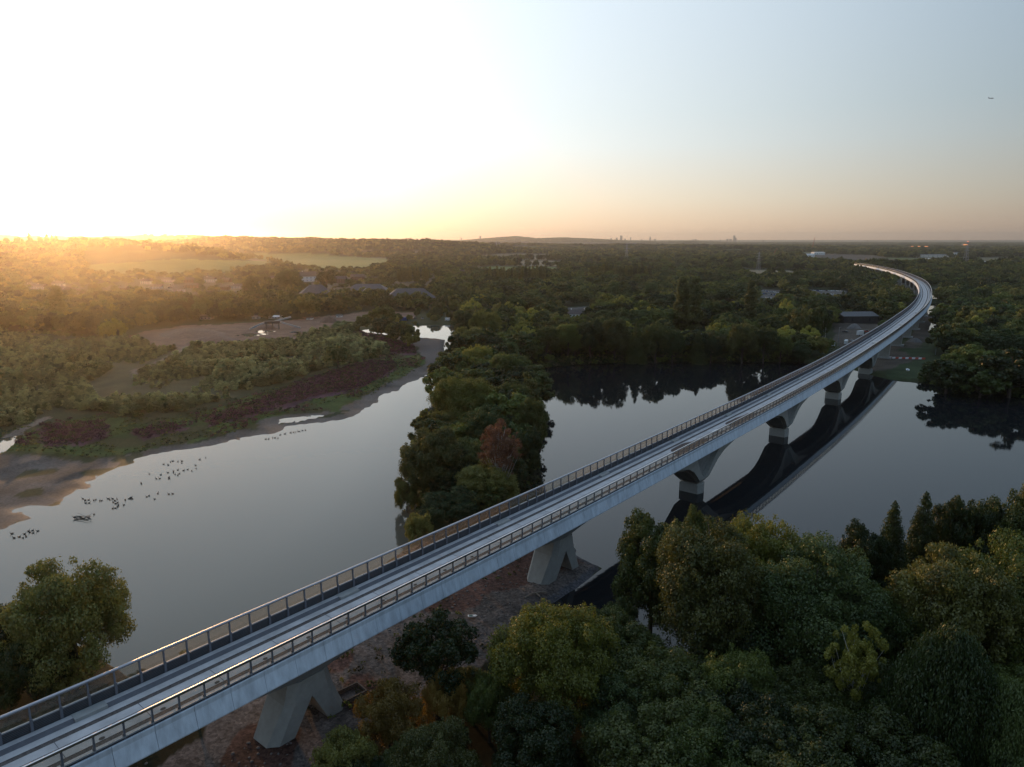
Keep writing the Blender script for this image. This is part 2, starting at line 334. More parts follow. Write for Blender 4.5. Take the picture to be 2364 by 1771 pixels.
YARD = [[(1745, 668), (1800, 670), (1815, 690), (1790, 700), (1750, 684)], [(1865, 668), (1960, 672), (1955, 682), (1900, 686), (1870, 676)], [(1265, 715), (1380, 705), (1375, 735), (1280, 738)]]
HOUSING = [[(40, 650), (560, 628), (600, 690), (480, 700), (260, 690), (60, 705)], [(690, 640), (1010, 640), (1010, 690), (690, 700)], [(680, 622), (860, 622), (860, 640), (680, 645)]]
SCRUB = [(-500, 760), (0, 770), (190, 780), (320, 800), (440, 815), (560, 802), (700, 775), (800, 757), (840, 770), (880, 800), (900, 826), (760, 852), (640, 890), (500, 935), (380, 962), (300, 985), (240, 955), (120, 950), (60, 985), (-500, 1030)]

# ------------------------------------------------------------------ viaduct centreline
CL = [(-160, -84), (-120, -38), (-54.8, 37), (-38.3, 55.7), (-28.6, 67.2), (-13, 85.9), (8.2, 111.4), (38.5, 149), (71.5, 190.2), (92.4, 217.5), (117.5, 250), (182, 339.5), (223.8, 400.5), (265.5, 462), (313, 539), (353.5, 609), (404, 702.5), (442, 782), (488, 888), (526, 985.5), (558, 1079), (588, 1180), (612, 1275)]
CL = [(x * CAM_H / 56, y * CAM_H / 56 + 2.1) for x, y in CL]
CL = np.array(CL, float)
def smooth_path(P, step):
    t = np.r_[0, np.cumsum(np.hypot(*np.diff(P, axis=0).T))]
    out = []
    for i in range(len(P) - 1):
        p0 = P[max(i - 1, 0)]; p1 = P[i]; p2 = P[i + 1]; p3 = P[min(i + 2, len(P) - 1)]
        for k in range(40):
            u = k / 40
            m1 = (p2 - p0) / 2; m2 = (p3 - p1) / 2
            out.append((2 * u**3 - 3 * u**2 + 1) * p1 + (u**3 - 2 * u**2 + u) * m1 + (-2 * u**3 + 3 * u**2) * p2 + (u**3 - u**2) * m2)
    out = np.array(out + [P[-1]])
    for _ in range(400): out[1:-1] = 0.5 * out[1:-1] + 0.25 * (out[2:] + out[:-2])
    s = np.r_[0, np.cumsum(np.hypot(*np.diff(out, axis=0).T))]
    n = int(s[-1] / step); ss = np.arange(n + 1) * step
    return ss, np.c_[np.interp(ss, s, out[:, 0]), np.interp(ss, s, out[:, 1])]
STEP = 1.6
SS, CP = smooth_path(CL, STEP)
TG = np.gradient(CP, axis=0); TG /= np.hypot(TG[:, 0], TG[:, 1])[:, None]
NR = np.c_[TG[:, 1], -TG[:, 0]]              # to the right of travel
def st(s, t=0.0):
    i = np.clip(s / STEP, 0, len(SS) - 1.001); k = int(i); f = i - k
    p = CP[k] * (1 - f) + CP[k + 1] * f; n = NR[k]; return np.array([p[0] + n[0] * t, p[1] + n[1] * t]), TG[k], n
def s_of(x, y): return SS[int(np.argmin(np.hypot(CP[:, 0] - x, CP[:, 1] - y)))]

# ------------------------------------------------------------------ the ground, one sheet
def build_ground():
    AP = -90.0
    az = np.linspace(R(-52), R(52), 820)
    r = [30.0]
    while r[-1] < 60000: r.append(r[-1] * 1.0 + max(0.8, (r[-1] - 60) * 0.0072 if r[-1] > 100 else 0.8) * (1.0 if r[-1] < 2500 else 2.2))
    r = np.array(r); A, Rr = np.meshgrid(az, r); X = Rr * np.sin(A); Y = AP + Rr * np.cos(A)
    H = hfun(X, Y); nr, nc = X.shape
    idx = np.arange(nr * nc).reshape(nr, nc)
    Fq = np.stack([idx[:-1, :-1], idx[:-1, 1:], idx[1:, 1:], idx[1:, :-1]], -1).reshape(-1, 4)
    me = mesh_np('ground', np.c_[X.ravel(), Y.ravel(), H.ravel()], Fq, [], smooth=True)
    u, v = px(X, Y, np.maximum(H, 0))
    # wobble outlines so zone borders are ragged
    sc = np.clip(300 / np.maximum(Y, 40), 0.05, 3)
    uj = u + (vnoise(X, Y, 14, 11) - .5) * 26 * sc + (vnoise(X, Y, 4, 12) - .5) * 12 * sc
    vj = v + (vnoise(X, Y, 14, 13) - .5) * 8 * sc + (vnoise(X, Y, 4, 14) - .5) * 4 * sc
    C = np.zeros((nr, nc, 3)); n1 = vnoise(X, Y, 30, 20)[..., None]; n2 = vnoise(X, Y, 6, 21)[..., None]
    C[:] = np.array([0.035, 0.042, 0.018]) * (0.7 + 0.6 * n1)
    far = np.clip((Y - 2600) / 1500, 0, 1)[..., None]
    C = C * (1 - far) + far * (np.array([0.045, 0.05, 0.032]) * (0.6 + 0.9 * vnoise(X, Y, 260, 22)[..., None] ** 2))
    cl_ = clearing(X, Y); cn = vnoise(X, Y, 700, 64)[..., None]; tan_ = np.array([.13, .115, .07]) * (.75 + .5 * n1); grn_ = np.array([.075, .10, .036]) * (.75 + .5 * n1)
    C[cl_] = np.where(cn > .5, tan_, grn_)[cl_]
    def paint(polys, col, amp=0.3, k=n2, jag=True):
        m = np.zeros((nr, nc), bool)
        for P in polys: m |= inside(P, uj if jag else u, vj if jag else v)
        C[m] = (np.array(col) * (1 - amp + 2 * amp * k))[m]; return m
    paint(FIELDS, (0.11, 0.15, 0.045), 0.12, n1); paint(PALE, (0.17, 0.145, 0.095), 0.15, n1)
    paint(EARTH, (0.078, 0.064, 0.052), 0.35); paint(LAWN, (0.04, 0.055, 0.025), 0.25); paint(YARD, (0.11, 0.1, 0.09), 0.3)
    paint(HOUSING, (0.06, 0.055, 0.035), 0.3); paint([SCRUB], (0.06, 0.06, 0.03), 0.4)
    paint([QUARRY], (0.17, 0.105, 0.075), 0.25); paint([MEADOW], (0.060, 0.070, 0.026), 0.5)
    g = paint([MEADOW], (0.05, 0.05, 0.02), 0.0) & (vnoise(X, Y, 10, 31) > .42)
    C[g] = (np.array([0.050, 0.072, 0.020]) * (0.6 + .8 * n2))[g]
    paint(PURPLE, (0.085, 0.042, 0.055), 0.4); paint(TRACKS, (0.18, 0.14, 0.11), 0.2)
    wetm = np.zeros((nr, nc))
    dm = seg_dist(MUD_W, X, Y, False); dl = np.full(X.shape, 1e9)
    mud = (dm < 26) & (H < 0.12 + 0.12 * n1[..., 0]) & (u < 1060) & (Y > 60)
    mf = paint([MUDFLAT], (0.12, 0.10, 0.09), 0.15, n1); mud |= mf & (H < .6)
    leftmud = inside([(-300, 1060), (60, 1055), (200, 1068), (330, 1045), (340, 1062), (240, 1105), (180, 1130), (160, 1180), (100, 1210), (-300, 1260)], uj, vj); mud |= leftmud
    C[mud] = (np.array([0.10, 0.085, 0.075]) * (0.65 + 0.7 * n2))[mud]
    tuft = leftmud & (vnoise(X, Y, 7, 41) > .68); C[tuft] = (0.05, 0.05, 0.025)
    wetm[mud] = np.clip(1 - H[mud] / 0.22, 0, 1); wetm[H < 0.0] = 1
    gr = paint([GRAVEL], (0.105, 0.085, 0.075), 0.3, vnoise(X, Y, 2.2, 50)[..., None])
    rd = gr & (vnoise(X, Y, 11, 51) > .50); C[rd] = (np.array([0.085, 0.046, 0.036]) * (.6 + .8 * n2))[rd]
    edge = gr & (H < .5); C[edge] = (np.array([0.07, 0.066, 0.07]) * (.6 + .8 * n2))[edge]
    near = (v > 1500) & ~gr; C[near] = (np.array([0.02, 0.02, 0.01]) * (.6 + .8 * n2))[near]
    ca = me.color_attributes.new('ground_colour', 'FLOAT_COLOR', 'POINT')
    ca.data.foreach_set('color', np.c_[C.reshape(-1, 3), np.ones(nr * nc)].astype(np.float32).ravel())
    fa = me.attributes.new('wetness', 'FLOAT', 'POINT'); fa.data.foreach_set('value', wetm.astype(np.float32).ravel())
    ga = me.attributes.new('stones', 'FLOAT', 'POINT'); ga.data.foreach_set('value', gr.astype(np.float32).ravel())
    m = bpy.data.materials.new('ground_cover'); m.use_nodes = True; n = m.node_tree.nodes; l = m.node_tree.links; p = n['Principled BSDF']
    a = n.new('ShaderNodeAttribute'); a.attribute_name = 'ground_colour'; w = n.new('ShaderNodeAttribute'); w.attribute_name = 'wetness'; gs = n.new('ShaderNodeAttribute'); gs.attribute_name = 'stones'
    tc = n.new('ShaderNodeTexCoord'); nz = n.new('ShaderNodeTexNoise'); nz.inputs['Scale'].default_value = 1.1; nz.inputs['Detail'].default_value = 8; nz.inputs['Roughness'].default_value = .75
    l.new(tc.outputs['Object'], nz.inputs['Vector'])
    mr = n.new('ShaderNodeMapRange'); mr.inputs[1].default_value = .3; mr.inputs[2].default_value = .7; mr.inputs[3].default_value = .55; mr.inputs[4].default_value = 1.5
    l.new(nz.outputs['Fac'], mr.inputs[0])
    vo = n.new('ShaderNodeTexVoronoi'); vo.inputs['Scale'].default_value = 2.6; l.new(tc.outputs['Object'], vo.inputs['Vector'])
    vs = n.new('ShaderNodeSeparateColor'); l.new(vo.outputs['Color'], vs.inputs[0])
    mv = n.new('ShaderNodeMapRange'); mv.inputs[3].default_value = .65; mv.inputs[4].default_value = 1.45; l.new(vs.outputs[0], mv.inputs[0])
    mm = n.new('ShaderNodeMix'); mm.inputs[0].default_value = 0; mm.inputs[2].default_value = 1.0; l.new(gs.outputs['Fac'], mm.inputs[0]); l.new(mv.outputs[0], mm.inputs[3])
    f1 = n.new('ShaderNodeMath'); f1.operation = 'MULTIPLY'; l.new(mr.outputs[0], f1.inputs[0]); l.new(mm.outputs[0], f1.inputs[1])
    vm = n.new('ShaderNodeVectorMath'); vm.operation = 'SCALE'; l.new(a.outputs['Color'], vm.inputs[0]); l.new(f1.outputs[0], vm.inputs['Scale'])
    l.new(vm.outputs[0], p.inputs['Base Color'])
    rr = n.new('ShaderNodeMapRange'); rr.inputs[3].default_value = .95; rr.inputs[4].default_value = .66; l.new(w.outputs['Fac'], rr.inputs[0]); l.new(rr.outputs[0], p.inputs['Roughness'])
    sp_ = n.new('ShaderNodeMapRange'); sp_.inputs[3].default_value = .1; sp_.inputs[4].default_value = .07; l.new(w.outputs['Fac'], sp_.inputs[0]); l.new(sp_.outputs[0], p.inputs['Specular IOR Level'])
    b = n.new('ShaderNodeBump'); b.inputs['Strength'].default_value = .5; b.inputs['Distance'].default_value = .15; l.new(nz.outputs['Fac'], b.inputs['Height']); l.new(b.outputs[0], p.inputs['Normal'])
    me.materials.append(m)
    tag(link('ground', me), kind='structure')
build_ground()

def water_mat(name, col):
    m = bpy.data.materials.new(name); m.use_nodes = True; n = m.node_tree.nodes; l = m.node_tree.links; p = n['Principled BSDF']
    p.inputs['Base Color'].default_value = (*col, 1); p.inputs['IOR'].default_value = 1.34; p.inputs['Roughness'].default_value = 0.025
    tc = n.new('ShaderNodeTexCoord'); nz = n.new('ShaderNodeTexNoise'); nz.inputs['Scale'].default_value = .8; nz.inputs['Detail'].default_value = 4
    mp = n.new('ShaderNodeMapping'); mp.inputs['Scale'].default_value = (0.45, 1.3, 1); mp.inputs['Rotation'].default_value = (0, 0, R(25))
    l.new(tc.outputs['Object'], mp.inputs['Vector']); l.new(mp.outputs[0], nz.inputs['Vector'])
    big = n.new('ShaderNodeTexNoise'); big.inputs['Scale'].default_value = .011; big.inputs['Detail'].default_value = 4; l.new(tc.outputs['Object'], big.inputs['Vector'])
    mr = n.new('ShaderNodeMapRange'); mr.inputs[1].default_value = .42; mr.inputs[2].default_value = .66; mr.inputs[3].default_value = .03; mr.inputs[4].default_value = .20; l.new(big.outputs['Fac'], mr.inputs[0])
    b = n.new('ShaderNodeBump'); b.inputs['Distance'].default_value = .05; l.new(mr.outputs[0], b.inputs['Strength']); l.new(nz.outputs['Fac'], b.inputs['Height']); l.new(b.outputs[0], p.inputs['Normal'])
    return m
def build_water():
    xs = np.linspace(-1200, 2000, 201); ys = np.linspace(-260, 2150, 151); Xw, Yw = np.meshgrid(xs, ys); ii = np.arange(Xw.size).reshape(Xw.shape)
    Fw = np.stack([ii[:-1, :-1], ii[:-1, 1:], ii[1:, 1:], ii[1:, :-1]], -1).reshape(-1, 4)
    V = np.c_[Xw.ravel(), Yw.ravel(), np.zeros(Xw.size)]; fc = V[Fw].mean(1)
    sp_ln = np.array([at(*q) for q in [(500, 1650), (1000, 1350), (1095, 1240), (1105, 1100), (1125, 900), (1090, 760), (1090, 700)]]); sp_ln = sp_ln[np.argsort(sp_ln[:, 1])]
    left = fc[:, 0] < np.interp(fc[:, 1], sp_ln[:, 1], sp_ln[:, 0])
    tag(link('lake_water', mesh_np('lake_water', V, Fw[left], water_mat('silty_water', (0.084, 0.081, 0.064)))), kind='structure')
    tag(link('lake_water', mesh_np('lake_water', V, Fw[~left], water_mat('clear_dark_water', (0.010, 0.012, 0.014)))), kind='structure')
build_water()
exec_parts = True

# ------------------------------------------------------------------ the viaduct
Z_TOP, Z_FT, Z_FB, Z_DK = 19.2, 16.7, 13.6, 14.5
via = link('viaduct', None, loc=(0, 0, 0))
tag(via, 'long pale concrete railway viaduct curving over the lakes to the horizon', 'bridge')
def sweep(name, prof_fn, mats, i0=0, i1=None, parent=via, mi=None, closed=True, step=1, smooth=False):
    i1 = len(SS) - 1 if i1 is None else i1
    ids = list(range(i0, i1 + 1, step)); V = []; k = None
    for i in ids:
        pr = prof_fn(SS[i]); k = len(pr)
        for t, z in pr: V.append((CP[i, 0] + NR[i, 0] * t, CP[i, 1] + NR[i, 1] * t, z))
    n = len(ids); Fq = []; M_ = []
    for i in range(n - 1):
        for j in range(k if closed else k - 1):
            j2 = (j + 1) % k; Fq.append((i * k + j, (i + 1) * k + j, (i + 1) * k + j2, i * k + j2)); M_.append(mi[j] if mi else 0)
    me = bpy.data.meshes.new(name); ends = [tuple(range(k)), tuple((n - 1) * k + j for j in range(k))[::-1]] if closed else []
    me.from_pydata(V, [], Fq + ends)
    for m in (mats if isinstance(mats, list) else [mats]): me.materials.append(m)
    me.polygons.foreach_set('material_index', M_ + [0] * len(ends))
    if smooth: me.polygons.foreach_set('use_smooth', [True] * len(me.polygons))
    me.update(); return link(name, me, parent)
# piers: land A-trestles (2), water V-piers (4), then land, far lake, land
PIER_PX = [(705, 1672, 'A'), (1283, 1325, 'A'), (1594, 1137, 'V'), (1796, 1006, 'V'), (1917, 920, 'V'), (1995, 863, 'V')]
PIERS = [(s_of(*at(x, y)) + (-.6 if k == 'A' else 1.5), k) for x, y, k in PIER_PX]
s = PIERS[0][0]
while s > 66: s -= 66; PIERS.insert(0, (s, 'A'))
s = PIERS[-1][0]
for i in range(40):
    s += 58 if i < 8 else 64
    if s > SS[-1] - 15: break
    p_, _, _ = st(s); u_, v_ = px(p_[0], p_[1])
    wet = any(inside(P, np.array([u_]), np.array([v_]))[0] for P in (FAR_A, FAR_B))
    PIERS.append((s, 'V' if wet or 600 < v_ < 0 else 'B'))
PS = np.array([q[0] for q in PIERS]); PK = [q[1] for q in PIERS]
def soffit(s):
    i = int(np.argmin(np.abs(PS - s))); d = abs(PS[i] - s); k = PK[i]
    mid = 12.0
    if k == 'V': return float(np.interp(d, [0, 2.0, 8.4, 11, 14, 18, 24, 30], [3.25, 3.3, 8.3, 9.35, 10.1, 10.8, 11.6, 12.0]))
    dep = 2.3 if k == 'A' else 1.6
    return mid - dep * max(0, 1 - d / 28) ** 1.7
def girder_prof(s):
    z = soffit(s); i = int(np.argmin(np.abs(PS - s))); d = abs(PS[i] - s); wb = 2.9 if PK[i] != 'V' else 2.9 - 0.6 * max(0, 1 - d / 12)
    zt = 13.45; return [(-5.2, zt), (-3.5, max(12.7, z + .3)), (-wb, z), (wb, z), (3.5, max(12.7, z + .3)), (5.2, zt)]
# deck (kerbs, slab and track strips in one cross-section)
deck_pts = [(-5.82, 15.05), (-5.45, 15.05), (-5.37, 15.68), (-4.50, 15.68), (-3.90, 15.30), (-2.75, 15.28), (-2.73, 15.21), (-1.97, 15.21), (-1.95, 15.28), (-0.35, 15.31), (-0.34, 15.28), (-0.25, 15.28), (-0.24, 15.31)]
dm_ = [2, 0, 0, 3, 0, 1, 1, 1, 0, 1, 1, 1]
deck_all = deck_pts + [(-t, z) for t, z in deck_pts[::-1]] + [(5.82, 13.46), (-5.82, 13.46)]
dmi = dm_ + [0] + dm_[::-1] + [0, 0, 0]
sweep('deck', lambda s: deck_all, [M_SLAB, M_STRIP, M_PANEL, M_PANEL], mi=dmi)
# girder: haunched box, finer near the piers
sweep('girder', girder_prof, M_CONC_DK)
# parapet panels with open joints, rain-streaked
M_PARA = mat('parapet_concrete', (0.57, 0.62, 0.68), 0.6, var=0.22, scale=1.0, bump=.15, bscale=6)
_n = M_PARA.node_tree.nodes; _l = M_PARA.node_tree.links; _t = [q for q in _n if q.type == 'TEX_NOISE' and q.inputs['Detail'].default_value == 6][0]
_m = _n.new('ShaderNodeMapping'); _m.inputs['Scale'].default_value = (0.9, 0.9, 0.16); _l.new([q for q in _n if q.type == 'TEX_COORD'][0].outputs['Object'], _m.inputs['Vector']); _l.new(_m.outputs[0], _t.inputs['Vector'])
def parapet(side):
    mb = MB(); L = 4.8; n = int(SS[-1] / L)
    for k in range(n):
        s0 = k * L + .02; s1 = (k + 1) * L - .02; rings = []
        for s in (s0, s1):
            p, t, nn = st(s)
            prof = [(5.84, Z_FT - .05), (6.04, Z_FT), (6.10, Z_FT - .1), (6.06, Z_FT - .75), (6.62, Z_FB + .16), (6.58, Z_FB), (6.2, Z_FB), (5.84, 13.7)]
            rings.append([(p[0] + nn[0] * side * q, p[1] + nn[1] * side * q, z) for q, z in prof])
        mb.loft(rings)
    return link('parapet', mb.mesh('parapet', M_PARA), via)
parapet(1); parapet(-1)
# kerb refuges
for k in range(2, 40):
    s = k * 40.0 + 6
    if s > 1200: break
    for sd in (-1, 1):
        mb = MB(); p, t, nn = st(s); M = Matrix(((t[0], nn[0] * sd, 0, p[0]), (t[1], nn[1] * sd, 0, p[1]), (0, 0, 1, 0), (0, 0, 0, 1)))
        mb.box(-1.9, 1.9, 3.86, 5.34, 15.1, 15.74, M)
        link('refuge_kerb', mb.mesh('refuge_kerb', M_CONC), via)
for sd in (-1, 1):                            # pale cover strips over the joints of the dark kerb panels
    for k in range(50):
        p, t, nn = st(25 + k * 2.6); M = Matrix(((t[0], nn[0] * sd, 0, p[0]), (t[1], nn[1] * sd, 0, p[1]), (0, 0, 1, 0), (0, 0, 0, 1))); mb = MB()
        v_ = [tuple(M @ Vector(q)) for q in ((-.05, 3.87, 15.31), (.05, 3.87, 15.31), (.05, 4.48, 15.69), (-.05, 4.48, 15.69), (-.05, 3.97, 15.31), (.05, 3.97, 15.31), (.05, 4.56, 15.685), (-.05, 4.56, 15.685))]
        mb.add(v_, [(0, 1, 2, 3), (7, 6, 5, 4), (0, 4, 5, 1), (1, 5, 6, 2), (2, 6, 7, 3), (3, 7, 4, 0)]); link('kerb_joint_cover', mb.mesh('kerb_joint_cover', M_CONC), via)
for k in range(34):
    p, t, nn = st(30 + k * 9.6); M = Matrix(((t[0], nn[0], 0, p[0]), (t[1], nn[1], 0, p[1]), (0, 0, 1, 0), (0, 0, 0, 1))); mb = MB(); mb.box(-.035, .035, -1.9, 1.9, 15.2, 15.318, M)
    link('slab_joint', mb.mesh('slab_joint', M_PANEL), via)
def barrier(side):
    nb = link('noise_barrier', None, via)
    sweep('absorbing_panel', lambda s: [(side * 5.62, 15.2), (side * 5.62, 16.86), (side * 5.76, 16.86), (side * 5.76, 15.2)], mat('ribbed_panel', (0.04, 0.042, 0.05), 0.55, var=.2, scale=1), parent=nb)
    for k in range(7):
        z = 15.35 + k * .21
        sweep('panel_rib', lambda s: [(side * 5.56, z), (side * 5.56, z + .08), (side * 5.62, z + .08), (side * 5.62, z)], mat('rib', (0.085, 0.09, 0.10), 0.5), parent=nb)
    sweep('sill_rail', lambda s: [(side * 5.52, 16.862), (side * 5.54, 17.02), (side * 5.80, 17.02), (side * 5.82, 16.862)], M_STEEL, parent=nb)
    # hand rail with a face sloping towards the tracks
    c = 5.72
    sweep('top_rail', lambda s: [(side * (c - .19), 19.10), (side * (c + .02), 19.19), (side * (c + .14), 19.17), (side * (c + .17), 18.86), (side * (c - .12), 18.84), (side * (c - .19), 18.92)], M_RAIL if side > 0 else M_RAIL_DIM, parent=nb)  # left rail gets the copy darkened to imitate its duller reflection
    i_near = max(0, int(s_of(-45, 80) / 3.2) - 6)
    # nearest 100 posts and panes by themselves, the rest as one
    post0 = None
    def post_mesh():
        mb = MB(); mb.box(-.10, .10, -.16, .06, 15.3, 18.84); mb.box(-.16, .16, -.30, -.162, 15.3, 17.3)
        return mb.mesh('barrier_post', M_POST)
    def pane_mesh():
        mb = MB(); mb.box(.12, 3.08, -.015, .015, 17.022, 18.84); return mb.mesh('glass_pane', M_GLASS)
    pm, gm = post_mesh(), pane_mesh(); pv = []; rest_p = MB(); rest_g = MB()
    N = int(SS[-1] / 3.2)
    for k in range(N):
        p, t, nn = st(k * 3.2); M = Matrix(((t[0], nn[0] * side, 0, p[0] + nn[0] * 5.72 * side), (t[1], nn[1] * side, 0, p[1] + nn[1] * 5.72 * side), (0, 0, 1, 0), (0, 0, 0, 1)))
        if i_near <= k < i_near + 100:
            for nm, me in (('barrier_post', pm), ('glass_pane', gm)):
                o = link(nm, me, nb); o.matrix_world = M
        elif k >= i_near:
            rest_p.box(-.10, .10, -.28, .06, 15.3, 18.84, M); rest_g.box(.12, 3.08, -.015, .015, 17.022, 18.84, M)
    tag(link('barrier_post', rest_p.mesh('barrier_post', M_POST), nb), kind='stuff'); tag(link('glass_pane', rest_g.mesh('glass_pane', M_GLASS), nb), kind='stuff')
barrier(-1); barrier(1)
# piers
def pier(s, kind):
    p, t, nn = st(s); M = Matrix(((t[0], nn[0], 0, p[0]), (t[1], nn[1], 0, p[1]), (0, 0, 1, 0), (0, 0, 0, 1)))
    P = link('pier', None, via); P.matrix_world = M
    g = gz(p[0], p[1])
    def hexring(so, sm, si, w1, w2, z): return [(so, -w1, z), (sm, -w2, z), (si, -w2, z), (si, w2, z), (sm, w2, z), (so, w1, z)]
    if kind == 'A':
        top = soffit(s) + .3
        for d in (-1, 1):
            mb = MB()
            q = 1.12 if d < 0 else .98; a = hexring(d * 7.9 * q, d * 6.6 * q, d * 4.4 * q, 1.5, 2.9, -1.6); b = hexring(d * 4.2, d * 2.9, d * 0.003, 2.2, 3.2, top - 3.2); c = hexring(d * 3.4, d * 2.2, d * 0.003, 2.3, 3.2, top)
            if d < 0: a, b, c = a[::-1], b[::-1], c[::-1]
            mb.loft([a, b, c]); link('leg', mb.mesh('leg', M_PIER), P)
    elif kind == 'V':
        mb = MB(); r = lambda z, k=1: [(-2.4 * k, -2.9 * k, z), (0, -3.7 * k, z), (2.4 * k, -2.9 * k, z), (2.4 * k, 2.9 * k, z), (0, 3.7 * k, z), (-2.4 * k, 2.9 * k, z)]
        mb.loft([r(-1.9), r(2.75)]); mb.loft([r(2.752, .88), r(3.0, .88)]); link('pedestal', mb.mesh('pedestal', M_PIER), P)
        mb = MB(); mb.box(-.8, .8, -2.2, 2.2, 3.002, 3.24); link('bearing', mb.mesh('bearing', M_DARK), P)
        for side in (-1, 1):
            mb = MB()
            for d in (-1, 1):
                def ring(sx0, sx1, z, w0, w1):
                    q = [(d * sx0, side * w0, z), (d * sx1, side * w0, z), (d * sx1, side * w1, z), (d * sx0, side * w1, z)]
                    return q if d * side > 0 else q[::-1]
                mb.loft([ring(.01, 2.05, 3.252, 2.2, 2.9), ring(.01, 3.3, 4.6, 2.3, 3.9), ring(2.6, 5.7, 6.6, 2.35, 4.1), ring(4.6, 8.6, 8.8, 2.4, 4.3), ring(6.2, 12.4, 10.6, 2.6, 4.5), ring(7.6, 20, 12.3, 2.7, 4.8), ring(8.2, 26, 13.4, 2.8, 5.0)])
            link('strut', mb.mesh('strut', M_PIER), P)
    else:
        mb = MB(); z = soffit(s) + .3
        mb.loft([[(-1.4, -3.4, -1), (1.4, -3.4, -1), (1.4, 3.4, -1), (-1.4, 3.4, -1)], [(-1.8, -3.9, z), (1.8, -3.9, z), (1.8, 3.9, z), (-1.8, 3.9, z)]])
        link('shaft', mb.mesh('shaft', M_PIER), P)
        mb = MB(); mb.box(-3, 3, -5, 5, -1.0, .9 + g); link('footing', mb.mesh('footing', M_CONC), P)
for s, k in PIERS: pier(s, k)
# stains and rubble strewn on the slab belong to the deck surface
# ------------------------------------------------------------------ trees
L_DARK = leaf_mat('dark_green_leaves', (0.026, 0.040, 0.008), (0.088, 0.105, 0.022))
L_MID = leaf_mat('mid_green_leaves', (0.05, 0.075, 0.014), (0.15, 0.175, 0.034))
L_OLIVE = leaf_mat('olive_leaves', (0.075, 0.080, 0.018), (0.21, 0.20, 0.046))
L_YEL = leaf_mat('yellow_green_leaves', (0.14, 0.145, 0.022), (0.38, 0.35, 0.06))
L_GOLD = leaf_mat('golden_leaves', (0.15, 0.10, 0.02), (0.34, 0.22, 0.05))
L_GREY = leaf_mat('grey_green_leaves', (0.040, 0.062, 0.016), (0.11, 0.145, 0.04))
L_RUST = leaf_mat('rust_brown_leaves', (0.115, 0.052, 0.028), (0.22, 0.105, 0.05))
L_PURP = leaf_mat('purple_flower_spikes', (0.075, 0.028, 0.045), (0.17, 0.075, 0.10))
L_SCRUB = leaf_mat('young_willow_leaves', (0.15, 0.175, 0.07), (0.34, 0.38, 0.16), trans=.35)
L_REED = leaf_mat('reed_leaves', (0.045, 0.05, 0.02), (0.12, 0.11, 0.05))

def leaf_quads(C, Nn, size, rng, elong=1.7, vert=0.0):
    n = len(C)
    nn = Nn + rng.normal(0, 0.55, (n, 3)); nn /= np.linalg.norm(nn, axis=1)[:, None] + 1e-9
    a = rng.normal(0, 1, (n, 3)); a[:, 2] -= vert * 6
    u = a - (a * nn).sum(1)[:, None] * nn; u /= np.linalg.norm(u, axis=1)[:, None] + 1e-9
    v = np.cross(nn, u); s = (size * rng.uniform(0.6, 1.25, n))[:, None]
    V = np.stack([C + u * s * elong * .5, C + v * s * .5, C - u * s * elong * .5, C - v * s * .5], 1).reshape(-1, 3)
    return V, np.arange(n * 4).reshape(-1, 4)

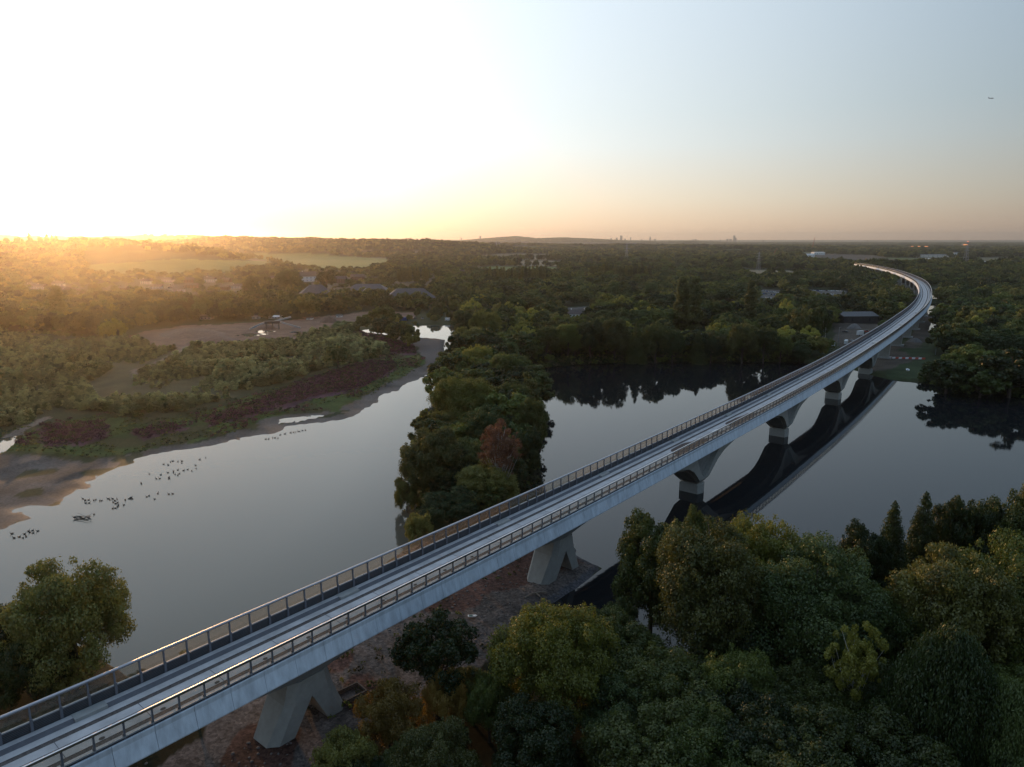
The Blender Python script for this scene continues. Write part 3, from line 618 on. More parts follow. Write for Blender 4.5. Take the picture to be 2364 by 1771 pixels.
def clump_centres(shape, H, Rw, base, n, rng, fine=.22):
    """Centres and radii of leaf clumps filling a crown of height H, half width Rw, from height base."""
    out = []
    lobes = [(rng.uniform(0, 2 * math.pi), rng.uniform(.75, 1.12)) for _ in range(6)]
    LB = []
    nl_ = rng.integers(8, 13)
    for q in range(nl_):
        a = q * 2.4 + rng.uniform(-.4, .4); zz = -0.35 + 1.2 * (q + .5) / nl_; rr_ = math.sqrt(max(0.02, 1 - min(1, abs(zz)) ** 2)) * rng.uniform(.5, .68)
        LB.append((rr_ * math.cos(a), rr_ * math.sin(a), zz * rng.uniform(.55, .72), rng.uniform(.34, .5)))
    if shape == 'round':
        for i in range(int(n * .16)):
            lx, ly, lz, lr = LB[i % nl_]; dv = np.array([lx, ly, lz * .8 + .15]) + rng.normal(0, .35, 3); dv /= np.linalg.norm(dv); k_ = rng.uniform(.90, 1.05)
            hz = (H - base) / 2; out.append((Rw * dv[0] * k_, Rw * dv[1] * k_, base + hz * (.86 + dv[2] * k_ * .98), Rw * fine * rng.uniform(.25, .5)))
    for i in range(n):
        th = rng.uniform(0, 2 * math.pi)
        if shape == 'round':
            lx, ly, lz, lr = LB[i % nl_]; dv = rng.normal(0, 1, 3); dv[2] += .25; dv /= np.linalg.norm(dv); dv = dv * lr * rng.uniform(.7, 1.05)
            hz = (H - base) / 2; out.append((Rw * (lx + dv[0]), Rw * (ly + dv[1]), base + hz * (.86 + (lz + dv[2]) * .98), Rw * fine * rng.uniform(.6, 1.3))); continue
        if shape == 'poplar':
            h = rng.uniform(0, 1); rr = Rw * (math.sin(min(1, h * 1.25 + .18) * math.pi) ** .45 if h < .65 else (1 - h) / .35 * .75 + .12) * rng.uniform(.35, .8); rc = Rw * .42
        elif shape == 'cone':
            h = rng.uniform(0, 1) ** 1.25; rr = Rw * (1 - h) ** .85 * rng.uniform(.5, 1.0); rc = Rw * (.30 * (1 - h) + .10)
        elif shape == 'spread':
            q = rng.uniform(0, 1) ** .55; h = .25 + .75 * math.cos(q * math.pi / 2) ** .7 * rng.uniform(.8, 1); rr = Rw * q * rng.uniform(.85, 1.0); rc = Rw * .20
        elif shape == 'weep':
            q = rng.uniform(0, 1) ** .6; h = .5 + .5 * math.cos(q * math.pi / 2); rr = Rw * q * .9; rc = Rw * .16
        else:
            z = rng.uniform(-.75, 1); q = math.sqrt(max(0, 1 - z * z)); h = .42 + .5 * z; k = rng.uniform(.55, .92); rr = Rw * q * k * (1.0 if z > -.2 else .85); h = .42 + .5 * z * (k * .5 + .5); rc = Rw * .27
        lob = 1 + .16 * sum(math.cos(2 * (th - a)) * (w - .9) * 3 for a, w in lobes[:3])
        out.append((rr * lob * math.cos(th), rr * lob * math.sin(th), base + (H - base) * min(h, 1) - rc * .4, rc * rng.uniform(.65, 1.25)))
    return out

def make_crown(name, shape, H, Rw, base, nclump, nleaf, lsize, m, seed, flat=.75, fine=.22):
    rng = np.random.default_rng(seed); cc = clump_centres(shape, H, Rw, base, nclump, rng, fine)
    w = np.array([c[3] ** 2 for c in cc]); cnt = np.maximum(3, (w / w.sum() * nleaf)).astype(int); Cs = []; Ns = []
    for (x, y, z, rc), n in zip(cc, cnt):
        d = rng.normal(0, 1, (n, 3)); d[:, 2] += .35; d /= np.linalg.norm(d, axis=1)[:, None]
        r = rc * (0.45 + .6 * rng.uniform(0, 1, n) ** .6) * (1 + .25 * np.sin(d[:, 0] * 7 + x) * np.cos(d[:, 1] * 6 + y))
        p = np.array([x, y, z]) + d * r[:, None] * np.array([1, 1, flat])
        if shape == 'weep':
            L = rng.uniform(0, 1, n) ** 1.3 * min(z * .62, H * .42); p[:, 2] -= L; p[:, 0] *= 1 + .04 * L / H * 3; p[:, 1] *= 1 + .04 * L / H * 3
        Cs.append(p); Ns.append(d)
    C = np.concatenate(Cs); N_ = np.concatenate(Ns); C[:, 2] = np.maximum(C[:, 2], .3)
    V, Fq = leaf_quads(C, N_, lsize, rng, 2.6 if shape == 'weep' else 1.7, 1.0 if shape == 'weep' else 0.0)
    return mesh_np(name, V, Fq, m), cc
def make_trunk(cc, H, base, Rw, m, seed, nb=14, r0=None, lean=.04):
    rng = random.Random(seed); mb = MB(); r0 = r0 or H * .022; top = H * .8
    pts = [(0, 0, -.6)] + [(rng.uniform(-1, 1) * H * lean * k / 4, rng.uniform(-1, 1) * H * lean * k / 4, top * k / 4) for k in range(1, 5)]
    mb.tube(pts, [r0 * 1.35, r0, r0 * .75, r0 * .5, r0 * .2], 7)
    for c in rng.sample(cc, min(nb, len(cc))):
        k = rng.uniform(.3, .85); z0 = min(max(base * .8, c[2] * k), top * .92); i = z0 / top * 4; j = min(3, int(i)); f = i - j
        a = Vector(pts[j + 1 if j < 4 else 4]); a0 = Vector(pts[j]) if j > 0 else Vector((0, 0, 0)); p = a0.lerp(a, f)
        q = Vector(c[:3]); mid = p.lerp(q, .5) + Vector((0, 0, -abs(q.z - p.z) * .12)); rb = r0 * .38
        mb.tube([p, mid, q], [rb, rb * .6, rb * .15], 5)
    return mb.mesh('trunk', m)
PROTO = {}
def proto(key, shape, H, Rw, base, ncl, nl, ls, lm, seed, bark=M_BARK, **kw):
    cr, cc = make_crown('crown', shape, H, Rw, base, ncl, nl, ls, lm, seed, kw.pop('flat', .85), kw.pop('fine', .17)); tr = make_trunk(cc, H, base, Rw, bark, seed, **kw)
    PROTO[key] = (cr, tr, H, Rw)
# detailed ones for the foreground (leaf ~0.3 m)
proto('near_willow', 'round', 17, 8.5, 2, 240, 84000, 0.186, L_YEL, 11)
proto('near_olive', 'round', 16, 7.0, 1.5, 220, 72000, 0.174, L_OLIVE, 12)
proto('near_poplar', 'round', 24, 7.5, 3, 300, 80000, 0.211, L_OLIVE, 13, flat=1.15)
proto('near_dark', 'round', 16, 6.5, 2, 200, 68000, 0.186, L_DARK, 14)
proto('near_green', 'round', 17, 7.5, 2, 240, 80000, 0.186, L_MID, 15)
proto('near_grey', 'round', 18, 8.5, 2, 260, 84000, 0.186, L_GREY, 16)
proto('near_cone', 'cone', 18, 4.6, 1.5, 300, 52000, 0.186, L_DARK, 17)
proto('near_open', 'round', 15, 5.0, 4, 120, 22000, 0.211, L_DARK, 18, nb=26)
proto('near_gold', 'round', 9, 4.6, .6, 140, 40000, 0.136, L_GOLD, 19)
proto('near_weep', 'weep', 16, 7.5, 4, 180, 92000, 0.149, L_GREY, 20)
proto('near_bush', 'round', 6, 4.2, .2, 120, 32000, 0.136, L_OLIVE, 21)
proto('dying_birch', 'round', 19, 4.6, 6, 140, 18000, 0.161, L_RUST, 22, bark=M_PALE, nb=60, r0=.22)
proto('sparse_poplar', 'round', 17, 4.0, 7, 80, 14000, 0.186, L_YEL, 23, bark=M_PALE, nb=34, r0=.2)
# middle distance
for i, (lm, sd) in enumerate([(L_DARK, 31), (L_MID, 32), (L_OLIVE, 33), (L_MID, 34), (L_GREY, 35), (L_DARK, 36), (L_YEL, 37)]):
    proto('mid%d' % i, 'round', 14, 6.6, 1.0, 70, 8000, .50, lm, sd, nb=8)
proto('mid_column', 'poplar', 24, 3.3, 1.2, 110, 11000, .5, L_OLIVE, 41, nb=4)
proto('mid_pine', 'cone', 16, 4.2, 1, 80, 4200, .6, L_DARK, 42, nb=4)

PALETTE_NOTE = None
NT = [0]
def tree(key, kind, x, y, h, w, label, cat='tree', group=None, rz=None, z=None):
    cr, tr, H, Rw = PROTO[key]
    o = link(kind, None, loc=(x, y, (gz(x, y) if z is None else z) - .1), rz=random.uniform(0, 6.28) if rz is None else rz, sc=(w / (2 * Rw), w / (2 * Rw), h / H))
    c = link('crown', cr, o); t = link('trunk', tr, o)
    NT[0] += 1; return tag(o, label, cat, group)
def hero(key, kind, xb, yb, ytop, wpx, label, cat='tree', group=None, rz=None):
    X, Y = at(xb, yb, .8); w = wpx / F_PX * math.hypot(X, Y, 45) ; Rr = w / 2
    lo, hi = 1.0, 60.0
    for _ in range(30):
        m = (lo + hi) / 2
        if px(X, Y, m)[1] > ytop: lo = m
        else: hi = m
    tree(key, kind, X, Y, lo * 1.02, w, label, cat, group, rz); HEROES.append((X, Y, w / 2))
HEROES = []
# --- lower left
hero('near_olive', 'willow_tree', 188, 1640, 1292, 225, 'large olive willow between the still lake and the near end of the tall barrier', rz=2.2)
hero('near_dark', 'willow_tree', -5, 1640, 1432, 190, 'dark green tree cut by the left edge below the barrier')
hero('near_dark', 'willow_tree', 95, 1690, 1480, 130, 'low dark tree squeezed between two bigger trees behind the barrier')
# --- tree-covered spit between the lakes, near to far
hero('near_olive', 'willow_tree', 1000, 1165, 985, 150, 'grey-olive willow overhanging the left lake at the near end of the spit')
hero('near_bush', 'willow_bush', 940, 1178, 1092, 60, 'small rounded bush leaning over the water at the left foot of the spit', 'bush')
hero('near_grey', 'willow_bush', 1040, 1225, 1135, 130, 'pale grey-green sallow just behind the tall barrier', 'bush')
hero('near_bush', 'willow_bush', 968, 1262, 1190, 70, 'bright green bush touching the barrier beside the left lake', 'bush')
hero('mid6', 'willow_bush', 985, 1000, 942, 46, 'lone round bush jutting from the spit into the left lake', 'bush')
hero('dying_birch', 'birch_tree', 1155, 1185, 972, 104, 'rust-brown dying tree with bare white branches', rz=1.0)
hero('near_green', 'alder_tree', 1118, 1075, 935, 130, 'bright green broad tree right behind the rust-brown one')
hero('near_willow', 'willow_tree', 1070, 1010, 862, 150, 'yellow-green rounded willow crown midway along the spit')
hero('near_olive', 'willow_tree', 1020, 1030, 950, 80, 'low olive willow on the left flank of the spit')
hero('near_dark', 'alder_tree', 1178, 1000, 883, 90, 'dark round tree at the middle of the spit on its right half')
hero('near_dark', 'alder_tree', 1225, 1060, 915, 75, 'dark tree bulging over the right lake from the spit')
hero('near_dark', 'alder_tree', 1215, 1120, 990, 85, 'tall dark tree on the right edge of the spit close to the barrier')
hero('near_dark', 'alder_tree', 1080, 1130, 1020, 90, 'shadowed dark tree left of the rust-brown one')
hero('near_green', 'alder_tree', 1168, 925, 812, 85, 'green leafy tree behind the yellow-green willow')
hero('near_willow', 'willow_tree', 1108, 890, 795, 84, 'dome-shaped light green willow at the far half of the spit')
hero('near_dark', 'alder_tree', 1200, 940, 850, 80, 'dark tree on the right shoulder of the spit')
hero('mid2', 'alder_tree', 1050, 905, 828, 56, 'brownish olive tree at the waterline beyond the yellow-green willow')
hero('mid0', 'alder_tree', 1055, 850, 765, 56, 'dark rounded tree beside the drying channel')
hero('near_olive', 'willow_tree', 1085, 830, 752, 80, 'olive willow at the far root of the spit')
hero('near_grey', 'willow_tree', 1072, 795, 716, 52, 'grey-topped willow at the bend where the spit meets the wood')
hero('near_willow', 'willow_tree', 1120, 800, 712, 72, 'light green willow on top of the bend of the spit')
hero('near_dark', 'alder_tree', 1130, 860, 770, 80, 'dark tree behind the dome-shaped willow')
hero('mid2', 'alder_tree', 1160, 840, 778, 56, 'orange-tinged tree behind the dome-shaped willow')
for k, (x, t_, w_, ky, lb) in enumerate([(1262, 752, 60, 'near_dark', 'dark tree at the left end of the far shore where the spit begins'), (1310, 742, 66, 'near_green', 'round green shore tree second from the spit'), (1362, 735, 70, 'near_dark', 'broad dark tree with the widest reflection in the right lake'), (1418, 728, 66, 'near_olive', 'tall olive shore tree left of the pine-like reflections'),
     (1468, 745, 44, 'near_cone', 'narrow pointed shore tree'), (1512, 738, 58, 'near_dark', 'dark shore tree left of the green lawn'), (1552, 752, 50, 'near_green', 'lower green shore tree in front of the twin poplars'), (1610, 760, 44, 'near_cone', 'pointed tree in front of the green lawn'),
     (1640, 770, 40, 'near_dark', 'small dark tree left of the golden willow'), (1712, 735, 66, 'near_olive', 'olive-brown shore tree right of the golden willow'), (1762, 748, 60, 'near_dark', 'dark shore tree in front of the single poplar'), (1800, 765, 50, 'near_green', 'green shore tree near the dead trunks'), (1845, 790, 46, 'near_grey', 'grey-green sallow on the shore close to the viaduct')]):
    hero(ky, 'alder_tree', x, 836, t_, w_, lb)
# --- wood in the lower right
hero('near_willow', 'willow_tree', 1280, 1700, 1402, 285, 'big rounded yellow-green willow at the bottom centre', rz=.4)
hero('near_open', 'alder_tree', 1010, 1660, 1428, 190, 'thin dark tree with visible trunk standing before the gravel bank')
hero('near_gold', 'shrub', 900, 1745, 1582, 150, 'golden shrub at the foot of the near pier', 'bush')
hero('near_gold', 'shrub', 1030, 1700, 1552, 105, 'golden shrub under the thin dark tree', 'bush')
hero('near_green', 'shrub', 1130, 1720, 1560, 120, 'dark green shrub left of the big yellow-green willow', 'bush')
hero('near_bush', 'shrub', 800, 1830, 1712, 150, 'dark olive scrub at the bottom edge below the near pier', 'bush')
hero('near_dark', 'alder_tree', 1500, 1470, 1158, 190, 'dark leafy tree rising in front of the lake beside the dark channel')
hero('near_dark', 'alder_tree', 1600, 1440, 1150, 120, 'dark tree whose tip touches the bridge reflection')
hero('near_poplar', 'poplar_tree', 1625, 1590, 1195, 235, 'tall leafy poplar with glinting pale leaves in the lower right wood', rz=2.0)
hero('near_willow', 'willow_tree', 1735, 1470, 1148, 215, 'rounded pale willow crown standing against the lake')
hero('near_grey', 'willow_tree', 1855, 1590, 1262, 300, 'wide dark green willow right of the tall leafy poplar')
hero('near_green', 'willow_tree', 1740, 1570, 1300, 140, 'green willow between the tall poplar and the wide dark willow')
hero('near_cone', 'pine_tree', 2035, 1440, 1172, 105, 'dark pointed conifer-like tree at the water')
hero('near_dark', 'alder_tree', 1975, 1470, 1215, 120, 'lower broad dark tree left of the pointed one')
hero('near_cone', 'alder_tree', 2106, 1420, 1150, 95, 'upright dark tree between the pointed tree and the broad green ones')
hero('near_dark', 'alder_tree', 2190, 1420, 1148, 115, 'dense upright tree at the right shore of the lake')
hero('near_green', 'alder_tree', 2245, 1400, 1165, 75, 'narrow green tree third from the right frame edge on the shore')
hero('near_dark', 'alder_tree', 2310, 1430, 1138, 130, 'dark broad tree on the shore near the right frame edge')
hero('near_olive', 'alder_tree', 2375, 1420, 1082, 100, 'tall olive tree cut by the right frame edge')
hero('near_olive', 'alder_tree', 2170, 1640, 1262, 240, 'broad olive tree in the right of the lower wood')
hero('near_green', 'alder_tree', 2300, 1620, 1235, 220, 'broad mid green tree at the right frame edge')
hero('near_green', 'alder_tree', 2060, 1620, 1370, 200, 'dark green tree in front of the pointed trees')
hero('sparse_poplar', 'poplar_tree', 1950, 1760, 1445, 110, 'young yellow-topped poplar with bare lower branches')
hero('near_weep', 'weeping_willow', 2150, 1850, 1480, 210, 'weeping willow with hanging pale green strands')
hero('near_weep', 'weeping_willow', 2290, 1900, 1600, 170, 'smaller weeping willow at the lower right corner')
hero('sparse_poplar', 'poplar_tree', 1502, 1680, 1497, 80, 'small yellow-leaved poplar right of the big rounded willow')
hero('near_green', 'alder_tree', 1680, 1740, 1508, 190, 'green tree under the tall leafy poplar')
hero('near_grey', 'willow_tree', 1440, 1800, 1605, 230, 'grey-green willow at the bottom edge beside the big yellow one')
hero('near_dark', 'alder_tree', 1830, 1740, 1560, 170, 'very dark tree left of the young yellow-topped poplar')
hero('near_dark', 'alder_tree', 1420, 1560, 1400, 120, 'dark tree behind the right flank of the big yellow willow')
hero('near_open', 'alder_tree', 1900, 1700, 1540, 150, 'thin twiggy dark tree beside the young poplar')
hero('near_dark', 'alder_tree', 1230, 1850, 1640, 220, 'black-green tree at the bottom edge below the big willow')
hero('near_green', 'alder_tree', 1620, 1900, 1660, 260, 'dark green tree at the bottom edge right of the grey-green willow')
hero('near_dark', 'alder_tree', 1850, 1920, 1670, 260, 'black-green tree at the bottom edge under the young poplar')
hero('near_dark', 'alder_tree', 2050, 1930, 1690, 240, 'black-green tree at the bottom edge left of the weeping willow')
hero('near_olive', 'alder_tree', 1010, 1880, 1690, 200, 'dark olive tree on the bottom edge below the golden shrubs')
# --- landmark trees further off
hero('mid_column', 'poplar_tree', 1572, 765, 648, 38, 'left one of the twin tall columnar poplars')
hero('mid_column', 'poplar_tree', 1601, 768, 648, 36, 'right one of the twin tall columnar poplars')
hero('mid_column', 'poplar_tree', 1728, 755, 658, 30, 'single tall columnar poplar right of the twin poplars')
hero('mid_column', 'poplar_tree', 2222, 778, 713, 24, 'bright green narrow poplar in the wood right of the viaduct')
hero('mid_column', 'poplar_tree', 2358, 790, 720, 34, 'yellow-green poplar at the right frame edge')
hero('mid_column', 'poplar_tree', 139, 745, 668, 32, 'dark columnar poplar in the orange glow on the left')
hero('mid6', 'willow_tree', 1668, 822, 772, 44, 'golden willow on the far shore of the right lake')
hero('mid6', 'willow_tree', 1812, 750, 692, 34, 'bright yellow-green tree behind the far shore')
hero('mid2', 'alder_tree', 1845, 798, 704, 44, 'tall rounded tree on bare trunks near the viaduct')
hero('mid1', 'alder_tree', 1887, 798, 706, 44, 'tall rounded tree beside the building site')
hero('mid0', 'oak_tree', 668, 680, 622, 60, 'large round dark tree beside the gabled house')
hero('mid5', 'oak_tree', 755, 672, 620, 44, 'upright dark tree on the other side of the gabled house')
hero('mid1', 'oak_tree', 582, 690, 640, 36, 'round tree among the village houses')
hero('mid3', 'willow_tree', 880, 762, 694, 70, 'grey-green willow beside the small pond')
hero('mid4', 'willow_tree', 1415, 700, 652, 32, 'pale silvery tree in the middle of the wood')
hero('mid4', 'willow_tree', 1502, 700, 652, 36, 'pale silvery tree left of the twin poplars')
hero('mid0', 'alder_tree', 2185, 905, 815, 100, 'round dark tree on the right bank beside the lawn')
hero('mid5', 'alder_tree', 2330, 915, 795, 130, 'wide dark tree on the right bank at the frame edge')
hero('mid3', 'alder_tree', 2262, 915, 830, 90, 'dark tree between the two big ones on the right bank')
hero('mid4', 'willow_tree', 2290, 760, 700, 80, 'grey-green willow group on the right of the viaduct')

# --- rows of narrow poplars
for k in range(17):
    x = 1124 + k * 8.3 + random.uniform(-2, 2)
    hero('mid_column', 'poplar_tree', x, 655 + (k % 3), 617 + random.uniform(0, 8), 10, 'narrow poplar in the dense row before the green field', group='poplar row before the green field')
for k in range(8):
    hero('mid_column', 'poplar_tree', 920 + k * 9.5 + random.uniform(-2, 2), 652, 619 + random.uniform(0, 6), 11, 'narrow poplar in the row behind the slate-roofed offices', group='poplar row behind the offices')
for k in range(16):
    hero('mid_column', 'poplar_tree', 1365 + k * 9 + random.uniform(-2, 2), 645, 611 + random.uniform(0, 9), 11, 'narrow poplar in the right-hand row across the wood', group='poplar row across the wood')

# ------------------------------------------------------------------ filling woods: nearest as things, the rest as one mass
OPEN = FIELDS + PALE + EARTH + LAWN + YARD + [QUARRY, MEADOW, MUDFLAT, SCRUB, GRAVEL] + TRACKS
CLEAR = [(x, y, 15, 15) for x, y in ((339, 655), (389, 651), (439, 651), (487, 650), (362, 666), (405, 668), (443, 664), (340, 677), (388, 675), (413, 674), (287, 670), (76, 666), (97, 668), (147, 671), (172, 676), (185, 683), (136, 660), (158, 678), (524, 650), (549, 665), (595, 659), (520, 668), (628, 645), (548, 684))]
CLEAR += [(712, 652, 17, 14), (780, 655, 24, 12), (826, 648, 18, 10), (528, 604, 24, 8), (731, 694, 42, 5), (850, 686, 52, 5), (948, 704, 62, 5), (1334, 737, 36, 36), (1268, 702, 8, 8), (1068, 634, 12, 8), (1971, 744, 44, 16), (478, 739, 14, 10), (592, 738, 12, 8), (637, 737, 16, 8), (784, 733, 10, 8), (933, 741, 9, 10), (966, 737, 18, 9),
   (2145, 606, 14, 6), (2152, 595, 30, 5), (2207, 590, 10, 5), (2285, 610, 24, 5), (2306, 664, 10, 9), (2340, 662, 8, 9), (1888, 589, 14, 5), (1868, 596, 12, 6), (1450, 577, 30, 3), (1342, 574, 9, 3), (1776, 680, 32, 32), (1912, 676, 48, 26), (1606, 776, 50, 36), (1700, 712, 60, 10), (1290, 690, 26, 8), (1460, 700, 30, 8), (1780, 640, 60, 8), (1750, 625, 8, 7), (2228, 612, 10, 8), (2122, 577, 20, 4),
   (2118, 664, 60, 26), (2110, 712, 90, 20), (2150, 756, 18, 26), (2095, 856, 14, 6), (1903, 802, 26, 8), (2100, 797, 66, 90), (1190, 652, 76, 12), (955, 650, 46, 12), (1435, 643, 80, 10), (1586, 765, 40, 26), (1728, 752, 18, 22), (1955, 760, 62, 50), (1975, 815, 70, 26), (1270, 742, 30, 12)]
def clear_of(X, Y, pad=5.0):
    u, v = px(X, Y, np.maximum(hfun(X, Y), 0) if np.max(Y) > 1900 else 1.0); ok = np.ones(X.shape, bool); q = np.clip(900 / np.maximum(Y, 50), .1, 1.5)
    uj = u + (vnoise(X, Y, 60, 71) - .5) * 60 * q + (vnoise(X, Y, 20, 72) - .5) * 16 * q; vj = v + (vnoise(X, Y, 60, 73) - .5) * 8 * q
    for P in OPEN: ok &= ~inside(P, uj, vj) & ~inside(P, u, v)
    for a, b, hw, dn in CLEAR: ok &= ~((np.abs(u - a) < hw) & (v > b - 3) & (v < b + dn))
    u0, v0 = px(X, Y)
    for P, Pw in zip(WATERS, WATERS_W): ok &= ~inside(P, u0, v0) & (seg_dist(Pw, X, Y) > 2.5)
    ok &= ~(inside([(-900, 1030), (1060, 830), (1060, 1030), (300, 1300), (-900, 1560)], u, v) & (v > 840) & (u < 960))
    dv = np.full(X.shape, 1e9)
    for i in range(0, len(SS), 4): dv = np.minimum(dv, np.hypot(X - CP[i, 0], Y - CP[i, 1]))
    ok &= dv > 17
    return ok
def sample(y0, y1, sp, xlim=(-1.05, 1.05)):
    pts = []; xs = np.arange(-y1 * 1.1, y1 * 1.1, sp); ys = np.arange(y0, y1, sp * .9); Xg, Yg = np.meshgrid(xs, ys)
    Xg = Xg + RNG.uniform(-.45, .45, Xg.shape) * sp; Yg = Yg + RNG.uniform(-.45, .45, Yg.shape) * sp; Xg, Yg = Xg.ravel(), Yg.ravel()
    m = (Xg > xlim[0] * (Yg * .78 + 45)) & (Xg < xlim[1] * (Yg * .78 + 45)); return Xg[m], Yg[m]
AX, AY = [], []
for y0, y1, gap in ((45, 250, 7.6), (250, 690, 11.5), (690, 1850, 14.5), (1850, 4500, 23)):
    x_, y_ = sample(y0, y1, gap); k_ = clear_of(x_, y_)
    u_, v_ = px(x_, y_)
    if y0 >= 250:
        hs = np.zeros(x_.shape, bool)
        for P in HOUSING: hs |= inside(P, u_, v_)
        k_ &= ~hs | (RNG.uniform(0, 1, x_.shape) < .42)
        k_ &= (vnoise(x_, y_, 60, 61) > .16)
    k_ &= ~clearing(x_, y_)
    AX.append(x_[k_]); AY.append(y_[k_])
AX = np.concatenate(AX); AY = np.concatenate(AY)
for hx, hy, hr in HEROES:
    k_ = np.hypot(AX - hx, AY - hy) > hr * .62; AX, AY = AX[k_], AY[k_]
AU, AV = px(AX, AY)
# keep sight lines the photo shows open (beach, channel, piers, lawn)
vis_open = inside([(900, 1500), (1240, 1330), (1420, 1300), (1330, 1470), (1180, 1560), (1120, 1500), (1000, 1640), (600, 1800), (350, 1800)], AU, AV)
AX, AY, AU, AV = AX[~vis_open], AY[~vis_open], AU[~vis_open], AV[~vis_open]

LANDMARKS = [('the small pond', 950, 765), ('the spit between the lakes', 1120, 900), ('the farmhouse with white walls', 1334, 735), ('the twin columnar poplars', 1586, 760), ('the single columnar poplar', 1728, 755),
   ('the golden willow on the far shore', 1668, 822), ('the building site by the viaduct', 1960, 780), ('the black barn', 1975, 735), ('the lawn on the right bank', 2110, 850), ('the narrow bright poplar', 2222, 778),
   ('the slate-roofed offices', 850, 690), ('the gravel quarry', 560, 770), ('the village houses', 420, 680), ('the dense poplar row', 1190, 650), ('the viaduct bend', 2120, 680), ('the green lawn with the white fence', 1610, 775),
   ('the right edge of the frame', 2380, 850), ('the left edge of the frame', -10, 760), ('the scrapyard cars', 1775, 682), ('the weeping willows', 2220, 1800), ('the big yellow-green willow', 1280, 1650), ('the near pier', 700, 1720), ('the tall leafy poplar', 1625, 1580), ('the pointed trees at the water', 2010, 1450), ('the rust-brown tree', 1160, 1150), ('the lower right corner', 2340, 1760)]
TONE = {'near_dark': 'dark green', 'near_green': 'mid green', 'near_olive': 'olive', 'near_grey': 'grey-green', 'mid0': 'dark green', 'mid1': 'mid green', 'mid2': 'spreading olive', 'mid3': 'leafy green', 'mid4': 'silvery green', 'mid5': 'spreading dark green', 'mid6': 'yellow-green', 'mid_pine': 'pointed dark'}
def where(u, v):
    n, lx, ly = min(LANDMARKS, key=lambda q: (q[1] - u) ** 2 + ((q[2] - v) * 2.2) ** 2); dx, dy = u - lx, (v - ly) * 2.2
    d = math.hypot(dx, dy); far = 'close' if d < 45 else ('a little way' if d < 110 else 'well')
    if abs(dx) > abs(dy): return '%s %s of %s' % (far, 'right' if dx > 0 else 'left', n)
    return '%s %s %s' % (far, 'in front of' if dy > 0 else 'behind', n)
infr = (AU > -60) & (AU < 2424) & (AV < 2150); dist = np.hypot(AX, AY)
behind_vi = np.zeros(AU.shape, bool)
order = np.argsort(np.where(infr & (AY > 0), dist, 1e9)); nsingle = 0; used_single = np.zeros(AX.shape, bool); seen_lab = {}
for i in order:
    if nsingle >= 215: break
    x, y, u, v = AX[i], AY[i], AU[i], AV[i]
    hgt = RNG.uniform(13, 21) if dist[i] > 250 else RNG.uniform(11, 16)
    if u < 700 and v < 800: hgt = RNG.uniform(11, 16)
    if inside([(1230, 1900), (900, 1900), (700, 1800), (1000, 1640), (1180, 1560), (1250, 1700)], np.array([u]), np.array([v]))[0] or (v > 1500 and u < 1350): hgt = RNG.uniform(4.5, 8)
    if v < 900 and v > 836 and 1230 < u < 1960: hgt = RNG.uniform(4, 7)
    if 815 < u < 1075 and 722 < v < 765: hgt = RNG.uniform(6, 9)
    w = hgt * RNG.uniform(.78, 1.12); near = dist[i] < 200
    key = str(RNG.choice(['near_dark', 'near_green', 'near_olive', 'near_grey'], p=[.66, .2, .1, .04])) if near else str(RNG.choice(['mid0', 'mid1', 'mid2', 'mid3', 'mid4', 'mid5', 'mid6', 'mid_pine'], p=[.3, .2, .12, .13, .07, .1, .04, .04]))
    size = 'low' if hgt < 8.5 else ('tall' if hgt > 18 else ('slim' if w / hgt < .82 else 'full-crowned'))
    lab = '%s %s tree %s' % (size, TONE[key], where(u, v)); g = 'woodland trees ' + where(u, v)
    seen_lab[lab] = seen_lab.get(lab, 0) + 1
    o = tree(key, 'woodland_tree' if hgt > 8.5 else 'bush', x, y, hgt, w, lab, 'tree' if hgt > 8.5 else 'bush', g)
    nsingle += 1; used_single[i] = True
rest = ~used_single

